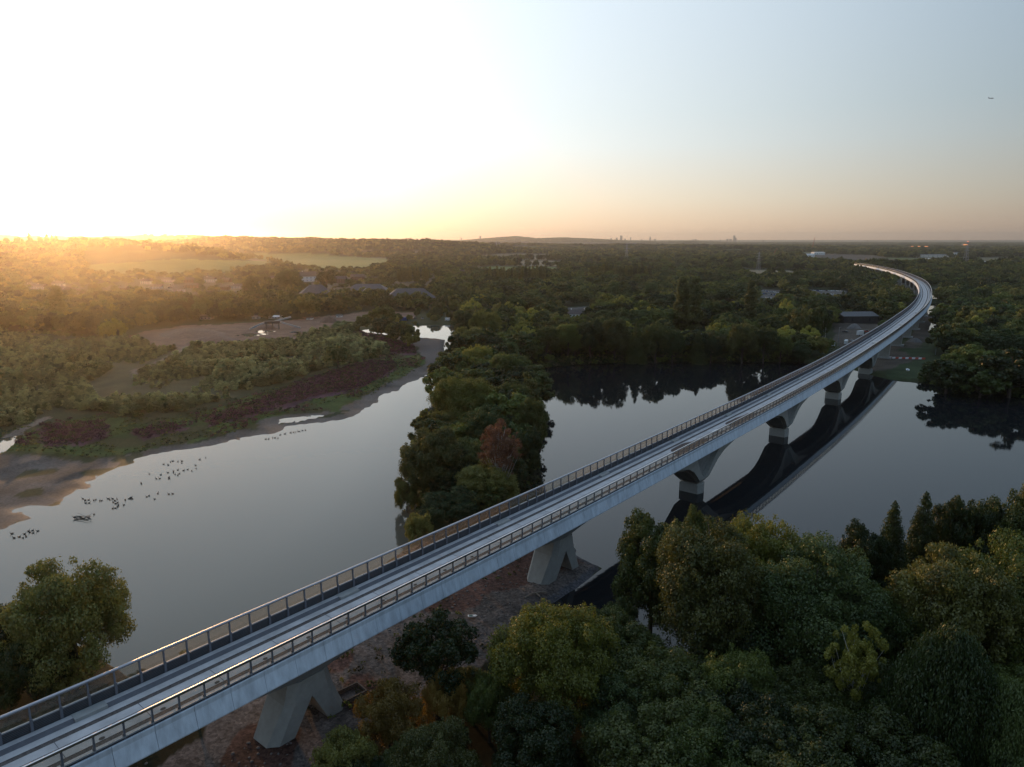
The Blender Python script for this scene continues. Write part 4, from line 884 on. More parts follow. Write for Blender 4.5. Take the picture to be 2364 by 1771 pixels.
# ------------------------------------------------------------------ masses nobody could count (geometry nodes on one object each)
def stuff_cloud(name, label, pts, rot, scl, idx, meshes, maxk=None):
    hold = bpy.data.collections.new(name + '_kinds')
    for k, m in enumerate(meshes):
        o = bpy.data.objects.new('kind%02d' % k, m); hold.objects.link(o)
    me = bpy.data.meshes.new(name); P = np.asarray(pts, np.float32); me.vertices.add(len(P)); me.vertices.foreach_set('co', P.ravel())
    for an, ty, ar in (('rz', 'FLOAT', rot), ('kind', 'INT', idx)):
        a = me.attributes.new(an, ty, 'POINT'); a.data.foreach_set('value', np.asarray(ar, np.float32 if ty == 'FLOAT' else np.int32))
    a = me.attributes.new('scl', 'FLOAT_VECTOR', 'POINT'); a.data.foreach_set('vector', np.asarray(scl, np.float32).ravel())
    o = link(name, me); g = bpy.data.node_groups.new(name, 'GeometryNodeTree')
    g.interface.new_socket('Geometry', in_out='INPUT', socket_type='NodeSocketGeometry'); g.interface.new_socket('Geometry', in_out='OUTPUT', socket_type='NodeSocketGeometry')
    n = g.nodes; l = g.links; gi = n.new('NodeGroupInput'); go = n.new('NodeGroupOutput')
    ip = n.new('GeometryNodeInstanceOnPoints'); ci = n.new('GeometryNodeCollectionInfo'); ci.inputs[0].default_value = hold; ci.inputs['Separate Children'].default_value = True; ci.inputs['Reset Children'].default_value = True
    def na(nm, ty):
        q = n.new('GeometryNodeInputNamedAttribute'); q.data_type = ty; q.inputs[0].default_value = nm; return [s for s in q.outputs if s.enabled and s.name == 'Attribute'][0]
    cx = n.new('ShaderNodeCombineXYZ'); l.new(na('rz', 'FLOAT'), cx.inputs['Z'])
    l.new(gi.outputs[0], ip.inputs['Points']); l.new(ci.outputs[0], ip.inputs['Instance']); ip.inputs['Pick Instance'].default_value = True
    l.new(na('kind', 'INT'), ip.inputs['Instance Index']); l.new(cx.outputs[0], ip.inputs['Rotation']); l.new(na('scl', 'FLOAT_VECTOR'), ip.inputs['Scale']); l.new(ip.outputs[0], go.inputs[0])
    md = o.modifiers.new('scatter', 'NODES'); md.node_group = g
    return tag(o, label, name.replace('_', ' '), kind='stuff')
def small_crown(shape, H, Rw, ncl, nl, ls, lm, seed, flat=.75): return make_crown('crown_mass', shape, H, Rw, .3, ncl, nl, ls, lm, seed, flat)[0]
FARM = [small_crown('round', 13, 6.4, 40, 1500, .95, m, 60 + k) for k, m in enumerate([L_DARK, L_MID, L_OLIVE, L_DARK, L_MID, L_GREY])] + [PROTO['mid%d' % i][0] for i in range(7)]
VFAR = [small_crown('round', 13, 7.5, 14, 260, 2.6, m, 80 + k) for k, m in enumerate([L_DARK, L_MID, L_OLIVE, L_DARK])]
X, Y = AX[rest], AY[rest]; n = len(X); d = np.hypot(X, Y); Z = hfun(X, Y) - .2
hh = RNG.uniform(.75, 1.45, n) * np.where(d > 250, 1, .75) * (0.75 + .5 * vnoise(X, Y, 45, 70)) ; u_, v_ = px(X, Y)
hh = np.where((v_ > 836) & (v_ < 900) & (u_ > 1230), .35, hh); hh = np.where((u_ < 700) & (v_ < 760), hh * .9, hh)
hh = np.where((u_ < 1350) & (v_ > 1400), .3, hh); hh = np.where((u_ > 815) & (u_ < 1075) & (v_ > 722) & (v_ < 765), .5, hh)
ww = hh * RNG.uniform(.85, 1.2, n); kind = np.where(d < 740, RNG.integers(6, 13, n), RNG.integers(0, 6, n))
inh = np.zeros(n, bool)
for P in HOUSING: inh |= inside(P, u_, v_)
hh = np.where(inh, hh * .62, hh); ww = np.where(inh, ww * .7, ww)
scl = np.c_[ww, ww, hh]; vf = d > 2000
print('forest', n, 'individual', NT[0], 'far', vf.sum())
stuff_cloud('woodland', 'continuous woodland of rounded trees stretching away behind the lakes', np.c_[X, Y, Z][~vf], RNG.uniform(0, 6.28, (~vf).sum()), scl[~vf], kind[~vf], FARM)
stuff_cloud('distant_woodland', 'far woods and hedges on the hills below the horizon', np.c_[X, Y, Z][vf], RNG.uniform(0, 6.28, vf.sum()), scl[vf] * 1.25, RNG.integers(0, 4, vf.sum()), VFAR)
# further off: copse-sized clumps
x_, y_ = sample(4500, 14500, 82); k_ = (vnoise(x_, y_, 560, 90) > .34); x_, y_ = x_[k_], y_[k_]; s_ = RNG.uniform(2.1, 4.4, len(x_))
stuff_cloud('horizon_woodland', 'thin dark bands of trees near the horizon', np.c_[x_, y_, hfun(x_, y_) - 1], RNG.uniform(0, 6, len(x_)), np.c_[s_ * 1.6, s_ * 1.6, RNG.uniform(1.0, 1.7, len(x_))], RNG.integers(0, 4, len(x_)), VFAR)
# big parkland trees on the skyline of the left hill
for (xx, yy, hp, ww_) in [(68, 551, 17, 16), (108, 551, 14, 16), (120, 552, 15, 10), (130, 552, 12, 14), (15, 552, 6, 14), (40, 552, 8, 16), (92, 552, 9, 12), (165, 552, 8, 20), (192, 552, 8, 14), (245, 553, 9, 20), (280, 554, 7, 26), (380, 566, 7, 20), (440, 575, 10, 14), (472, 583, 8, 20)]:
    d_ = 1955; X_, Y_, _ = at_d(xx, yy, d_); zg = gz(X_, Y_); ztop = at_d(xx, yy - hp, d_)[2]
    tree('mid0' if hp < 12 else 'mid_pine', 'parkland_tree', X_, Y_, max(8, ztop - zg), ww_ / F_PX * d_, '%s tree on the sunlit left skyline' % {68: 'tallest pointed', 108: 'left twin pointed', 120: 'right twin pointed', 130: 'small pointed', 15: 'leftmost rounded', 40: 'second rounded', 92: 'low rounded one before the twin pointed', 165: 'rounded one just past the pointed', 192: 'next rounded', 245: 'lone mid-ridge', 280: 'broad flat-topped', 380: 'first down-slope', 440: 'second down-slope', 472: 'lowest down-slope'}[xx], 'tree', 'skyline trees on the left hill')

# ------------------------------------------------------------------ young willow scrub, loosestrife, reeds on the mud shore
def in_poly_points(poly, sp, jitter=.5):
    W_ = np.array([at(*q) for q in poly]); x0, y0 = W_.min(0); x1, y1 = W_.max(0)
    Xg, Yg = np.meshgrid(np.arange(x0, x1, sp), np.arange(y0, y1, sp)); Xg = (Xg + RNG.uniform(-jitter, jitter, Xg.shape) * sp).ravel(); Yg = (Yg + RNG.uniform(-jitter, jitter, Yg.shape) * sp).ravel()
    k = inside(W_, Xg, Yg); u, v = px(Xg, Yg); k &= (u > -120) & (u < 2500); return Xg[k], Yg[k]
SH = [small_crown('poplar', 5.5, 1.7, 26, 700, .34, m, 100 + k, 1.1) for k, m in enumerate([L_SCRUB, L_SCRUB, L_SCRUB, L_GREY, L_SCRUB])]
x_, y_ = in_poly_points(SCRUB, 3.1); k_ = np.ones(x_.shape, bool); u_, v_ = px(x_, y_)
for P in TRACKS + PURPLE + [MEADOW]: k_ &= ~inside(P, u_, v_)
k_ &= vnoise(x_, y_, 13, 92) > .27; k_ &= ~inside([(250, 860), (330, 840), (300, 905), (230, 935), (200, 900)], u_, v_) 
x_, y_, u_, v_ = x_[k_], y_[k_], u_[k_], v_[k_]; n = len(x_)
hh = RNG.uniform(.5, 1.0, n) * (.35 + 1.25 * vnoise(x_, y_, 30, 93) ** 1.3); hh = np.where(inside([(600, 800), (820, 770), (820, 800), (700, 850), (600, 860)], u_, v_), hh * 1.35, hh); ww = hh * RNG.uniform(1.1, 1.8, n) + .2
print('scrub', n)
stuff_cloud('willow_scrub', 'grey-green thicket of young willows covering the left shore', np.c_[x_, y_, hfun(x_, y_) - .1], RNG.uniform(0, 6.28, n), np.c_[ww, ww, hh], RNG.integers(0, 5, n), SH)
FL = [small_crown('round', 1.3, .8, 9, 90, .22, m, 120 + k, 1.0) for k, m in enumerate([L_PURP, L_PURP, L_REED])]
xs, ys = [], []
for P in PURPLE: a_, b_ = in_poly_points(P, 1.7); xs.append(a_); ys.append(b_)
a_, b_ = in_poly_points(MEADOW, 2.6); k_ = (vnoise(a_, b_, 16, 99) > .58) & (vnoise(a_, b_, 4, 96) > .4) & (hfun(a_, b_) > .2); xs.append(a_[k_]); ys.append(b_[k_])
x_, y_ = np.concatenate(xs), np.concatenate(ys); n = len(x_); s_ = RNG.uniform(.7, 1.5, n)
stuff_cloud('loosestrife', 'dull purple carpet of flowering loosestrife along the mud shore', np.c_[x_, y_, hfun(x_, y_) - .1], RNG.uniform(0, 6, n), np.c_[s_, s_, s_], RNG.integers(0, 3, n), FL)
GR = [small_crown('round', .8, .8, 7, 70, .22, m, 130 + k, .8) for k, m in enumerate([L_REED, L_MID, L_OLIVE])]
x_, y_ = in_poly_points(MEADOW, 2.4); k_ = (vnoise(x_, y_, 12, 95) > .38) & (hfun(x_, y_) > .15); x_, y_ = x_[k_], y_[k_]; n = len(x_); s_ = RNG.uniform(.5, 1.1, n)
stuff_cloud('rough_grass', 'rough green tufts between the purple flowers and the mud', np.c_[x_, y_, hfun(x_, y_) - .1], RNG.uniform(0, 6, n), np.c_[s_, s_, s_], RNG.integers(0, 3, n), GR)
# reeds and brambles along the waterlines
RD = [small_crown('round', 2.2, 1.6, 12, 260, .3, m, 140 + k, 1.0) for k, m in enumerate([L_REED, L_DARK, L_MID])]
P_ = [(1240, 842), (1500, 832), (1700, 830), (1860, 833)]; xs, ys = [], []
for strip in ([(1240, 852), (1330, 843), (1500, 839), (1650, 837), (1852, 839), (1852, 826), (1650, 824), (1500, 826), (1330, 830), (1240, 836)],
              [(2125, 886), (2200, 898), (2280, 910), (2400, 930), (2400, 905), (2280, 890), (2200, 880), (2125, 874)], [(1236, 865), (1250, 952), (1238, 1020), (1240, 1180), (1215, 1180), (1215, 1020), (1225, 950), (1215, 880)],
              [(1022, 885), (1008, 940), (990, 985), (975, 1030), (968, 1090), (962, 1150), (968, 1230), (990, 1230), (985, 1150), (1000, 1030), (1030, 940), (1045, 885)],
              [(1330, 1485), (1440, 1550), (1560, 1565), (1700, 1550), (1800, 1505), (1990, 1445), (2150, 1390), (2364, 1335), (2364, 1370), (2150, 1425), (1800, 1550), (1560, 1610), (1400, 1580), (1300, 1500)]):
    a_, b_ = in_poly_points(strip, 2.6); xs.append(a_); ys.append(b_)
x_, y_ = np.concatenate(xs), np.concatenate(ys); n = len(x_); s_ = RNG.uniform(.8, 1.7, n)
stuff_cloud('waterside_growth', 'reeds and brambles fringing the lake shores', np.c_[x_, y_, np.maximum(hfun(x_, y_), 0) - .1], RNG.uniform(0, 6, n), np.c_[s_, s_, s_], RNG.integers(0, 3, n), RD)
SV = []
for k in range(3):
    rb = random.Random(k); mb = MB(); n_ = 7; mb.loft([[(r_ * math.cos(2 * math.pi * j / n_) * rb.uniform(.8, 1.2), r_ * math.sin(2 * math.pi * j / n_) * rb.uniform(.6, 1), z_) for j in range(n_)] for r_, z_ in ((.3, 0), (.5, .15), (.42, .32), (.15, .42))]); SV.append(mb.mesh('stone', M_STONE))
x_, y_ = in_poly_points(GRAVEL, 1.15); k_ = (hfun(x_, y_) > .12) & (vnoise(x_, y_, 9, 97) > .42); x_, y_ = x_[k_], y_[k_]; n = len(x_); s_ = RNG.uniform(.2, .9, n) ** 2 * .9
stuff_cloud('loose_stones', 'loose stones strewn over the gravel under the viaduct', np.c_[x_, y_, hfun(x_, y_) - .05], RNG.uniform(0, 6, n), np.c_[s_, s_, s_ * .8], RNG.integers(0, 3, n), SV)
x_, y_ = in_poly_points(GRAVEL, 3.0); k_ = (hfun(x_, y_) > .6) & (vnoise(x_, y_, 12, 98) > .62); x_, y_ = x_[k_], y_[k_]; n = len(x_); s_ = RNG.uniform(.5, 1.3, n)
stuff_cloud('weeds', 'sparse weeds rooted in the gravel bank', np.c_[x_, y_, hfun(x_, y_) - .05], RNG.uniform(0, 6, n), np.c_[s_, s_, s_], RNG.integers(0, 3, n), GR)
#@@THINGS
# ------------------------------------------------------------------ buildings
def house(kind, xb, yb, wpx, hpx, depth, rz, wall, roof, label, cat='house', group=None, hip=False, nwin=4, storeys=2, chim=1, roof_k=.45):
    X, Y = at(xb, yb, .8); k = math.hypot(X, Y) / F_PX; w = wpx * k; h = hpx * k; hw = h * (1 - roof_k); hr = h * roof_k; z = gz(X, Y)
    o = link(kind, None, loc=(X, Y, z), rz=rz); tag(o, label, cat, group)
    mb = MB(); mb.box(-w / 2, w / 2, -depth / 2, depth / 2, -.5, hw)
    if not hip: mb.add([(-w / 2 + .01, -depth / 2 + .01, hw), (-w / 2 + .01, depth / 2 - .01, hw), (-w / 2 + .01, 0, hw + hr - .12), (w / 2 - .01, -depth / 2 + .01, hw), (w / 2 - .01, depth / 2 - .01, hw), (w / 2 - .01, 0, hw + hr - .12)], [(0, 2, 1), (3, 4, 5)])
    link('wall', mb.mesh('wall', wall), o)
    mb = MB(); e = .5; q = w / 2 + e; r_ = depth / 2 + e; t = min(w, depth) / 2 if hip else 0
    a = [(-q, -r_, hw), (q, -r_, hw), (q, r_, hw), (-q, r_, hw)]; rx = max(w / 2 - t, .3) if hip else q
    b = [(-q, -r_, hw + .2), (q, -r_, hw + .2), (q, r_, hw + .2), (-q, r_, hw + .2), (-rx, 0, hw + hr), (rx, 0, hw + hr)]
    mb.add(a + b, [(3, 2, 1, 0), (0, 1, 5, 4), (1, 2, 6, 5), (2, 3, 7, 6), (3, 0, 4, 7), (4, 5, 9, 8), (6, 7, 8, 9), (7, 4, 8), (5, 6, 9)])
    rf = link('roof', mb.mesh('roof', roof), o)
    for c in range(chim):
        mb = MB(); cx_ = (-.35 + .7 * c) * w; mb.box(cx_ - .45, cx_ + .45, -.4, .4, hw + hr * .5, hw + hr + 1.1); link('chimney', mb.mesh('chimney', wall), rf)
    for s_ in range(storeys):
        for i in range(nwin):
            mb = MB(); x0 = -w / 2 + (i + .5) * w / nwin; z0 = hw * (s_ + .3) / storeys; mb.box(x0 - .6, x0 + .6, -depth / 2 - .05, -depth / 2 + .03, z0, z0 + hw / storeys * .45)
            link('window', mb.mesh('window', M_WIN), o)
    return o
M_PINKR = mat('pale_pink_render', (0.68, 0.57, 0.53), 0.85, var=.1, scale=.3)
HN = 0
VPOS = [(339, 655, 'front'), (389, 651, 0), (439, 651, 0), (487, 650, 0), (362, 666, 0), (405, 668, 0), (443, 664, 0), (340, 677, 0), (388, 675, 0), (413, 674, 0), (287, 670, 0), (76, 666, 0), (97, 668, 0), (147, 671, 0), (172, 676, 0), (185, 683, 0), (136, 660, 0), (158, 678, 0), (524, 650, 0), (549, 665, 0), (595, 659, 0), (411, 668, 0), (520, 668, 0), (628, 645, 0), (632, 655, 0), (548, 684, 0), (520, 690, 0), (445, 690, 0), (62, 680, 0)]
ROWW = ['whose wall faces the river', 'with a long ridge', 'with a hipped roof', 'partly behind trees']
for i, (u, v, _) in enumerate(VPOS):
    left = 'in the left cluster' if u < 220 else ('in the middle cluster' if u < 470 else 'in the right cluster')
    rk = sorted([q[0] for q in VPOS if (q[0] < 220) == (u < 220) and (q[0] < 470) == (u < 470)]).index(u) + 1
    ordn = ['first', 'second', 'third', 'fourth', 'fifth', 'sixth', 'seventh', 'eighth', 'ninth', 'tenth', 'eleventh', 'twelfth', 'thirteenth'][rk - 1]
    wl_ = [M_CREAM, M_PINKR, M_BRICK, M_CREAM][i % 4]; nm = ['cream', 'pale pink', 'brick', 'cream'][i % 4]
    house('house', u, v + 3, random.uniform(17, 26), random.uniform(8.5, 11), 8.5, random.uniform(-.35, .35), wl_, M_ROOF, '%s village house %s, %s from the left' % (nm, left, ordn), 'house', 'village houses in the orange haze', hip=i % 3 == 2)
house('gabled_house', 712, 652, 34, 22, 12, .5, M_WHITE, M_ROOF, 'white gabled house between two large round trees', roof_k=.5, nwin=4)
house('house', 780, 655, 40, 15, 10, -.1, M_BRICK, M_ROOF, 'long red brick terrace right of the white gabled house', nwin=7, chim=2)
house('house', 826, 648, 30, 13, 9, .2, M_BRICK, M_ROOF, 'red brick house at the right end of the village', nwin=4)
house('farm_building', 519, 602, 14, 8, 9, 0, M_CREAM, M_ROOF, 'tall pale farm block standing in the sunlit fields', 'farm building', nwin=2)
house('farm_building', 537, 606, 18, 5, 9, 0, M_PINKR, M_SLATE, 'low pale farm shed beside the tall pale farm block', 'farm building', storeys=1, chim=0)
house('office_building', 731, 694, 74, 33, 26, .35, M_BRICK, M_SLATE, 'office block under a large pyramid slate roof', 'office building', hip=True, nwin=8, chim=0, roof_k=.66)
ob = house('office_building', 850, 686, 92, 27, 22, -.05, M_BRICK, M_SLATE, 'long slate-roofed office block with a tall gabled entrance', 'office building', hip=True, nwin=12, chim=0, roof_k=.5)
mb = MB(); mb.add([(-4, -13.2, 0), (4, -13.2, 0), (4, -13.2, 7), (0, -13.2, 10.5), (-4, -13.2, 7), (-4, -8, 0), (4, -8, 0), (4, -8, 7), (0, -8, 10.5), (-4, -8, 7)], [(0, 1, 2, 3, 4), (1, 6, 7, 2), (2, 7, 8, 3), (3, 8, 9, 4), (4, 9, 5, 0)])
pc = link('entrance', mb.mesh('entrance', M_CREAM), ob); mb = MB(); mb.add([(-3, -13.25, .1), (3, -13.25, .1), (3, -13.25, 6.4), (0, -13.25, 9), (-3, -13.25, 6.4)], [(0, 1, 2, 3, 4)]); link('glazing', mb.mesh('glazing', M_WIN), pc)
house('office_building', 948, 704, 112, 35, 26, .2, M_BRICK, M_SLATE, 'widest dark slate-roofed office block nearest the spit', 'office building', hip=True, nwin=12, chim=0, roof_k=.6)
house('farmhouse', 1334, 737, 44, 22, 11, .05, M_WHITE, M_ROOF, 'white-walled farmhouse with brown roof and white chimneys alone in the wood', 'farmhouse', nwin=6, chim=2, roof_k=.45)
house('lodge', 1268, 702, 10, 6, 7, .3, M_WHITE, M_SLATE, 'small pale lodge in the trees left of the white farmhouse', 'cabin', nwin=2, storeys=1, chim=0)
house('cottage', 1068, 634, 16, 9, 8, .1, M_WHITE, M_ROOF, 'white cottage left of the dense poplar row', 'house', nwin=3)
house('barn', 1971, 744, 74, 22, 22, .08, M_DARK, M_SLATE, 'long black barn beside the building site', 'barn', nwin=2, storeys=1, chim=0, roof_k=.35)
house('shed', 478, 739, 22, 9, 8, .1, M_PINKR, M_SLATE, 'low pale shed left of the quarry at the foot of the wood', 'shed', nwin=3, storeys=1, chim=0)
house('shed', 592, 738, 15, 7, 7, .2, M_WHITE, M_SLATE, 'small white shed at the back of the quarry', 'shed', nwin=2, storeys=1, chim=0)
house('shed', 637, 737, 26, 6, 8, 0, M_WHITE, M_WHITE, 'long low white-roofed shed behind the conveyor', 'shed', nwin=4, storeys=1, chim=0)
house('shed', 784, 733, 11, 6, 6, 0, M_WHITE, M_SLATE, 'white box shed at the right end of the quarry', 'shed', nwin=1, storeys=1, chim=0)
house('shed', 716, 738, 12, 5, 6, 0, M_WHITE, M_SLATE, 'little pale hut in the quarry beside the spoil heap', 'shed', nwin=1, storeys=1, chim=0)
house('warehouse', 2145, 606, 18, 7, 25, 0, M_WHITE, M_WHITE, 'bright white cube warehouse right of the viaduct end', 'warehouse', nwin=3, storeys=1, chim=0, roof_k=.15)
house('warehouse', 2152, 595, 54, 6, 40, 0, M_CREAM, M_SLATE, 'long grey warehouse with lamps behind the white cube', 'warehouse', nwin=6, storeys=1, chim=0, roof_k=.15)
house('warehouse', 2207, 590, 16, 6, 30, 0, M_WHITE, M_SLATE, 'pale shed left of the tall lattice mast', 'warehouse', nwin=3, storeys=1, chim=0, roof_k=.2)
house('warehouse', 2285, 610, 44, 5, 25, 0, M_CREAM, M_CREAM, 'low pale roofs in the trees right of the lattice mast', 'warehouse', nwin=6, storeys=1, chim=0, roof_k=.2)
house('warehouse', 2306, 664, 16, 7, 14, 0, M_WHITE, M_WHITE, 'white shed at the right among dark trees', 'warehouse', nwin=2, storeys=1, chim=0, roof_k=.2)
house('warehouse', 2340, 662, 12, 5, 12, 0, M_WHITE, M_WHITE, 'smaller white shed right of the white shed', 'warehouse', nwin=2, storeys=1, chim=0, roof_k=.2)
house('warehouse', 1888, 589, 22, 6, 40, 0, M_WHITE, M_CREAM, 'pale site building left of the earthworks', 'warehouse', nwin=5, storeys=1, chim=0, roof_k=.2)
house('warehouse', 1868, 596, 16, 8, 30, 0, M_WHITE, M_WHITE, 'white block on the construction ground', 'warehouse', nwin=3, storeys=2, chim=0, roof_k=.15)
house('warehouse', 1972, 583, 22, 4, 40, 0, M_CREAM, M_CREAM, 'long pale shed above the earthworks', 'warehouse', nwin=4, storeys=1, chim=0, roof_k=.2)
house('warehouse', 1450, 577, 54, 6, 60, 0, M_CREAM, M_SLATE, 'long grey roofed works left of centre on the plain', 'warehouse', nwin=8, storeys=1, chim=0, roof_k=.2)
house('warehouse', 1342, 574, 14, 5, 40, 0, M_WHITE, M_WHITE, 'white gable on the plain left of the grey works', 'warehouse', nwin=2, storeys=1, chim=0, roof_k=.3)
def glint_building(u, v, wpx, hpx, label, m):
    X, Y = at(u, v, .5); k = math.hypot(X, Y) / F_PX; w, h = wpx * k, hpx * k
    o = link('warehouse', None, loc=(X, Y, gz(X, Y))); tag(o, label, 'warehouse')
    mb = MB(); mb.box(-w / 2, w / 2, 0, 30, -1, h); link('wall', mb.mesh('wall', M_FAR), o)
    mb = MB(); mb.box(-w / 2 + 1, w / 2 - 1, -.3, -.02, h * .45, h * .95); link('window', mb.mesh('window', m), o)  # glowing strip imitates the sun's reflection in the panes
glint_building(2122, 577, 34, 4.5, 'far building with a long row of windows glinting orange in the sun', M_GLINT)
glint_building(2170, 578, 8, 3.2, 'small far building with sun-glinting orange windows right of the long one', M_GLINT)
glint_building(2229, 569, 9, 4, 'far building with windows glinting red beside the lattice mast', M_GLINT)

# ------------------------------------------------------------------ far city skyline
def tower(u, ytop, wpx, label, d=16500, tip=0, step=None):
    X, Y, zt = at_d(u, ytop, d); k = d / F_PX; w = wpx * k; o = link('tower_block', None, loc=(X, Y, 0)); tag(o, label, 'tower', 'distant city skyline')
    mb = MB(); mb.box(-w / 2, w / 2, -w / 2, w / 2, -5, zt * (1 if not tip else .75))
    if step: mb.box(w / 2 + .1, w / 2 + w * .7, -w / 2, w / 2, -5, zt * step)
    link('shaft', mb.mesh('shaft', M_FAR), o)
    if tip:
        mb = MB(); z0 = zt * .75 + .01; mb.add([(-w / 2, -w / 2, z0), (w / 2, -w / 2, z0), (w / 2, w / 2, z0), (-w / 2, w / 2, z0), (0, 0, zt)], [(0, 1, 4), (1, 2, 4), (2, 3, 4), (3, 0, 4), (3, 2, 1, 0)]); link('spire', mb.mesh('spire', M_FAR), o)
SKY = [(1695, 544, 4.2, 'tallest slab tower on the far skyline with a lower shoulder', .66), (1434, 544, 5, 'domed-looking far tower, tallest of the left city group'), (1424, 549, 4, 'far tower just left of the tallest of the left city group'), (1443, 551, 3, 'thin far tower right of the left city group'),
       (1411, 550, 3, 'separate small far tower left of the city group'), (1456, 548, 2, 'needle-thin far tower right of the city group'), (1501, 545, 2.6, 'pointed spire alone on the far skyline'), (1512, 552, 4, 'low far block right of the pointed spire'),
       (1481, 553, 4, 'low far block left of the pointed spire'), (1600, 553, 4, 'left block on the rounded far rise'), (1606, 552, 4, 'middle block on the rounded far rise'), (1612, 554, 3, 'right block on the rounded far rise'), (1663, 553, 2, 'slim far block left of the slab group'),
       (1679, 552, 4, 'first lower block left of the tallest slab'), (1686, 552, 4.5, 'second lower block left of the tallest slab'), (1706, 554, 2, 'thin block right of the tallest slab'), (1640, 555, 5, 'low wide block between the rise and the slab group'), (1762, 555, 4, 'lone low block right of the slab group'),
       (1109, 545, 4, 'dark square tower alone above the far wooded ridge'), (2001, 556, 3, 'small far block above the earthworks'), (2221, 557, 3, 'far block by the lattice mast'), (1065, 549, 2.5, 'tiny far block left of the dark square tower'), (1545, 554, 4, 'low far block midway between the spire and the rise')]
for q in SKY:
    tower(q[0], q[1], q[2], q[3], tip=1 if 'spire' in q[3] and 'alone' in q[3] else 0, step=q[4] if len(q) > 4 else None)

# ------------------------------------------------------------------ pylons, cranes, masts
def pylon(u, vb, vt, label, lamp=False):
    X, Y = at(u, vb, .5); lo = 0
    h = 1.0
    while px(X, Y, h)[1] > vt and h < 300: h += .5
    o = link('electricity_pylon', None, loc=(X, Y, gz(X, Y)), rz=.3); tag(o, label, 'pylon'); mb = MB(); b = h * .085; t = h * .012; th = max(.22, math.hypot(X, Y) / F_PX * .32)
    for i, j in ((-1, -1), (1, -1), (1, 1), (-1, 1)): mb.bar((i * b, j * b, 0), (i * t, j * t, h), th)
    for k in range(7):
        f0, f1 = k / 7, (k + 1) / 7; w0, w1 = b + (t - b) * f0, b + (t - b) * f1
        for sx, sy in ((1, 0), (0, 1), (-1, 0), (0, -1)):
            a = (sx * w0 + sy * w0, sy * w0 - sx * w0, h * f0); c = (sx * w1 - sy * w1, sy * w1 + sx * w1, h * f1); mb.bar(a, c, th * .6)
    link('lattice', mb.mesh('lattice', M_STEEL), o)
    for zf, ww in ((.62, .17), (.76, .21), (.9, .15)):
        mb = MB(); mb.bar((-h * ww, 0, h * zf), (h * ww, 0, h * zf), th); mb.bar((-h * ww, 0, h * zf), (0, 0, h * (zf + .05)), th * .6); mb.bar((h * ww, 0, h * zf), (0, 0, h * (zf + .05)), th * .6); link('cross_arm', mb.mesh('cross_arm', M_STEEL), o)
    if lamp: mb = MB(); mb.box(-1, 1, -1, 1, h, h + 1.6); link('lamp', mb.mesh('lamp', M_REDLAMP), o)
pylon(1750, 627, 584, 'electricity pylon standing in front of the long dark wood'); pylon(1446, 606, 566, 'electricity pylon before the grey works on the plain')
pylon(2228, 613, 560, 'tall lattice mast on the right with a red lamp on top', True); pylon(1146, 588, 570, 'small far pylon left of the pale fields'); pylon(1152, 587, 571, 'small far pylon just right of another one')
def crane(u, vb, vt, lean, label):
    X, Y = at(u, vb, .5); h = 1.0
    while px(X, Y, h)[1] > vt and h < 300: h += .5
    o = link('crane', None, loc=(X, Y, gz(X, Y))); tag(o, label, 'crane'); k = math.hypot(X, Y) / F_PX
    mb = MB(); mb.box(-3, 3, -2, 2, 0, 3.5); link('body', mb.mesh('body', M_RED), o)
    mb = MB(); w = k * .7; L = lean * k
    for i in (-1, 1): mb.bar((i * w * .5, 0, 3), (L + i * w * .2, 0, h), w * .35)
    for j in range(8): mb.bar((L * j / 8 + w * .5 * (-1) ** j, 0, 3 + (h - 3) * j / 8), (L * (j + 1) / 8 - w * .5 * (-1) ** j, 0, 3 + (h - 3) * (j + 1) / 8), w * .25)
    link('boom', mb.mesh('boom', M_RED), o); mb = MB(); mb.bar((L, 0, h), (L + 1, 0, h * .35), .3); link('cable', mb.mesh('cable', M_DARK), o)
crane(1873, 582, 549, 5, 'red crane with raised boom on the far plain'); crane(1782, 596, 575, 9, 'red crane with slanting boom behind the long wood')
def pole(u, vb, h, label):
    X, Y = at(u, vb, .8); o = link('lamp_post', None, loc=(X, Y, gz(X, Y))); tag(o, label, 'pole'); mb = MB(); mb.tube([(0, 0, 0), (0, 0, h)], [.16, .09], 6); link('pole', mb.mesh('pole', M_STEEL), o)
    mb = MB(); mb.bar((0, 0, h), (1.2, 0, h + .1), .16); link('arm', mb.mesh('arm', M_STEEL), o)
pole(2159, 822, 12, 'grey pole on the lawn right of the viaduct'); pole(1934, 800, 13, 'grey pole left of the viaduct by the works fence'); pole(1893, 798, 13, 'bare tall pole behind the works fence')
for k, (u, v, h) in enumerate([(1897, 796, 17), (1903, 797, 16), (1785, 788, 13)]):
    X, Y = at(u, v, .8); o = link('dead_tree', None, loc=(X, Y, gz(X, Y))); tag(o, ['tallest bare white dead trunk near the works fence', 'bare white dead trunk right beside the tallest one', 'bare pale dead trunk left of the rounded trees'][k], 'dead tree')
    mb = MB(); mb.tube([(0, 0, -.5), (.2, 0, h * .5), (-.1, .2, h)], [.32, .22, .06], 6); link('trunk', mb.mesh('trunk', M_PALE), o)
    mb = MB(); mb.tube([(.1, 0, h * .6), (1.6, .5, h * .8)], [.1, .03], 5); mb.tube([(.1, 0, h * .7), (-1.4, .2, h * .88)], [.1, .03], 5); link('branch', mb.mesh('branch', M_PALE), o)

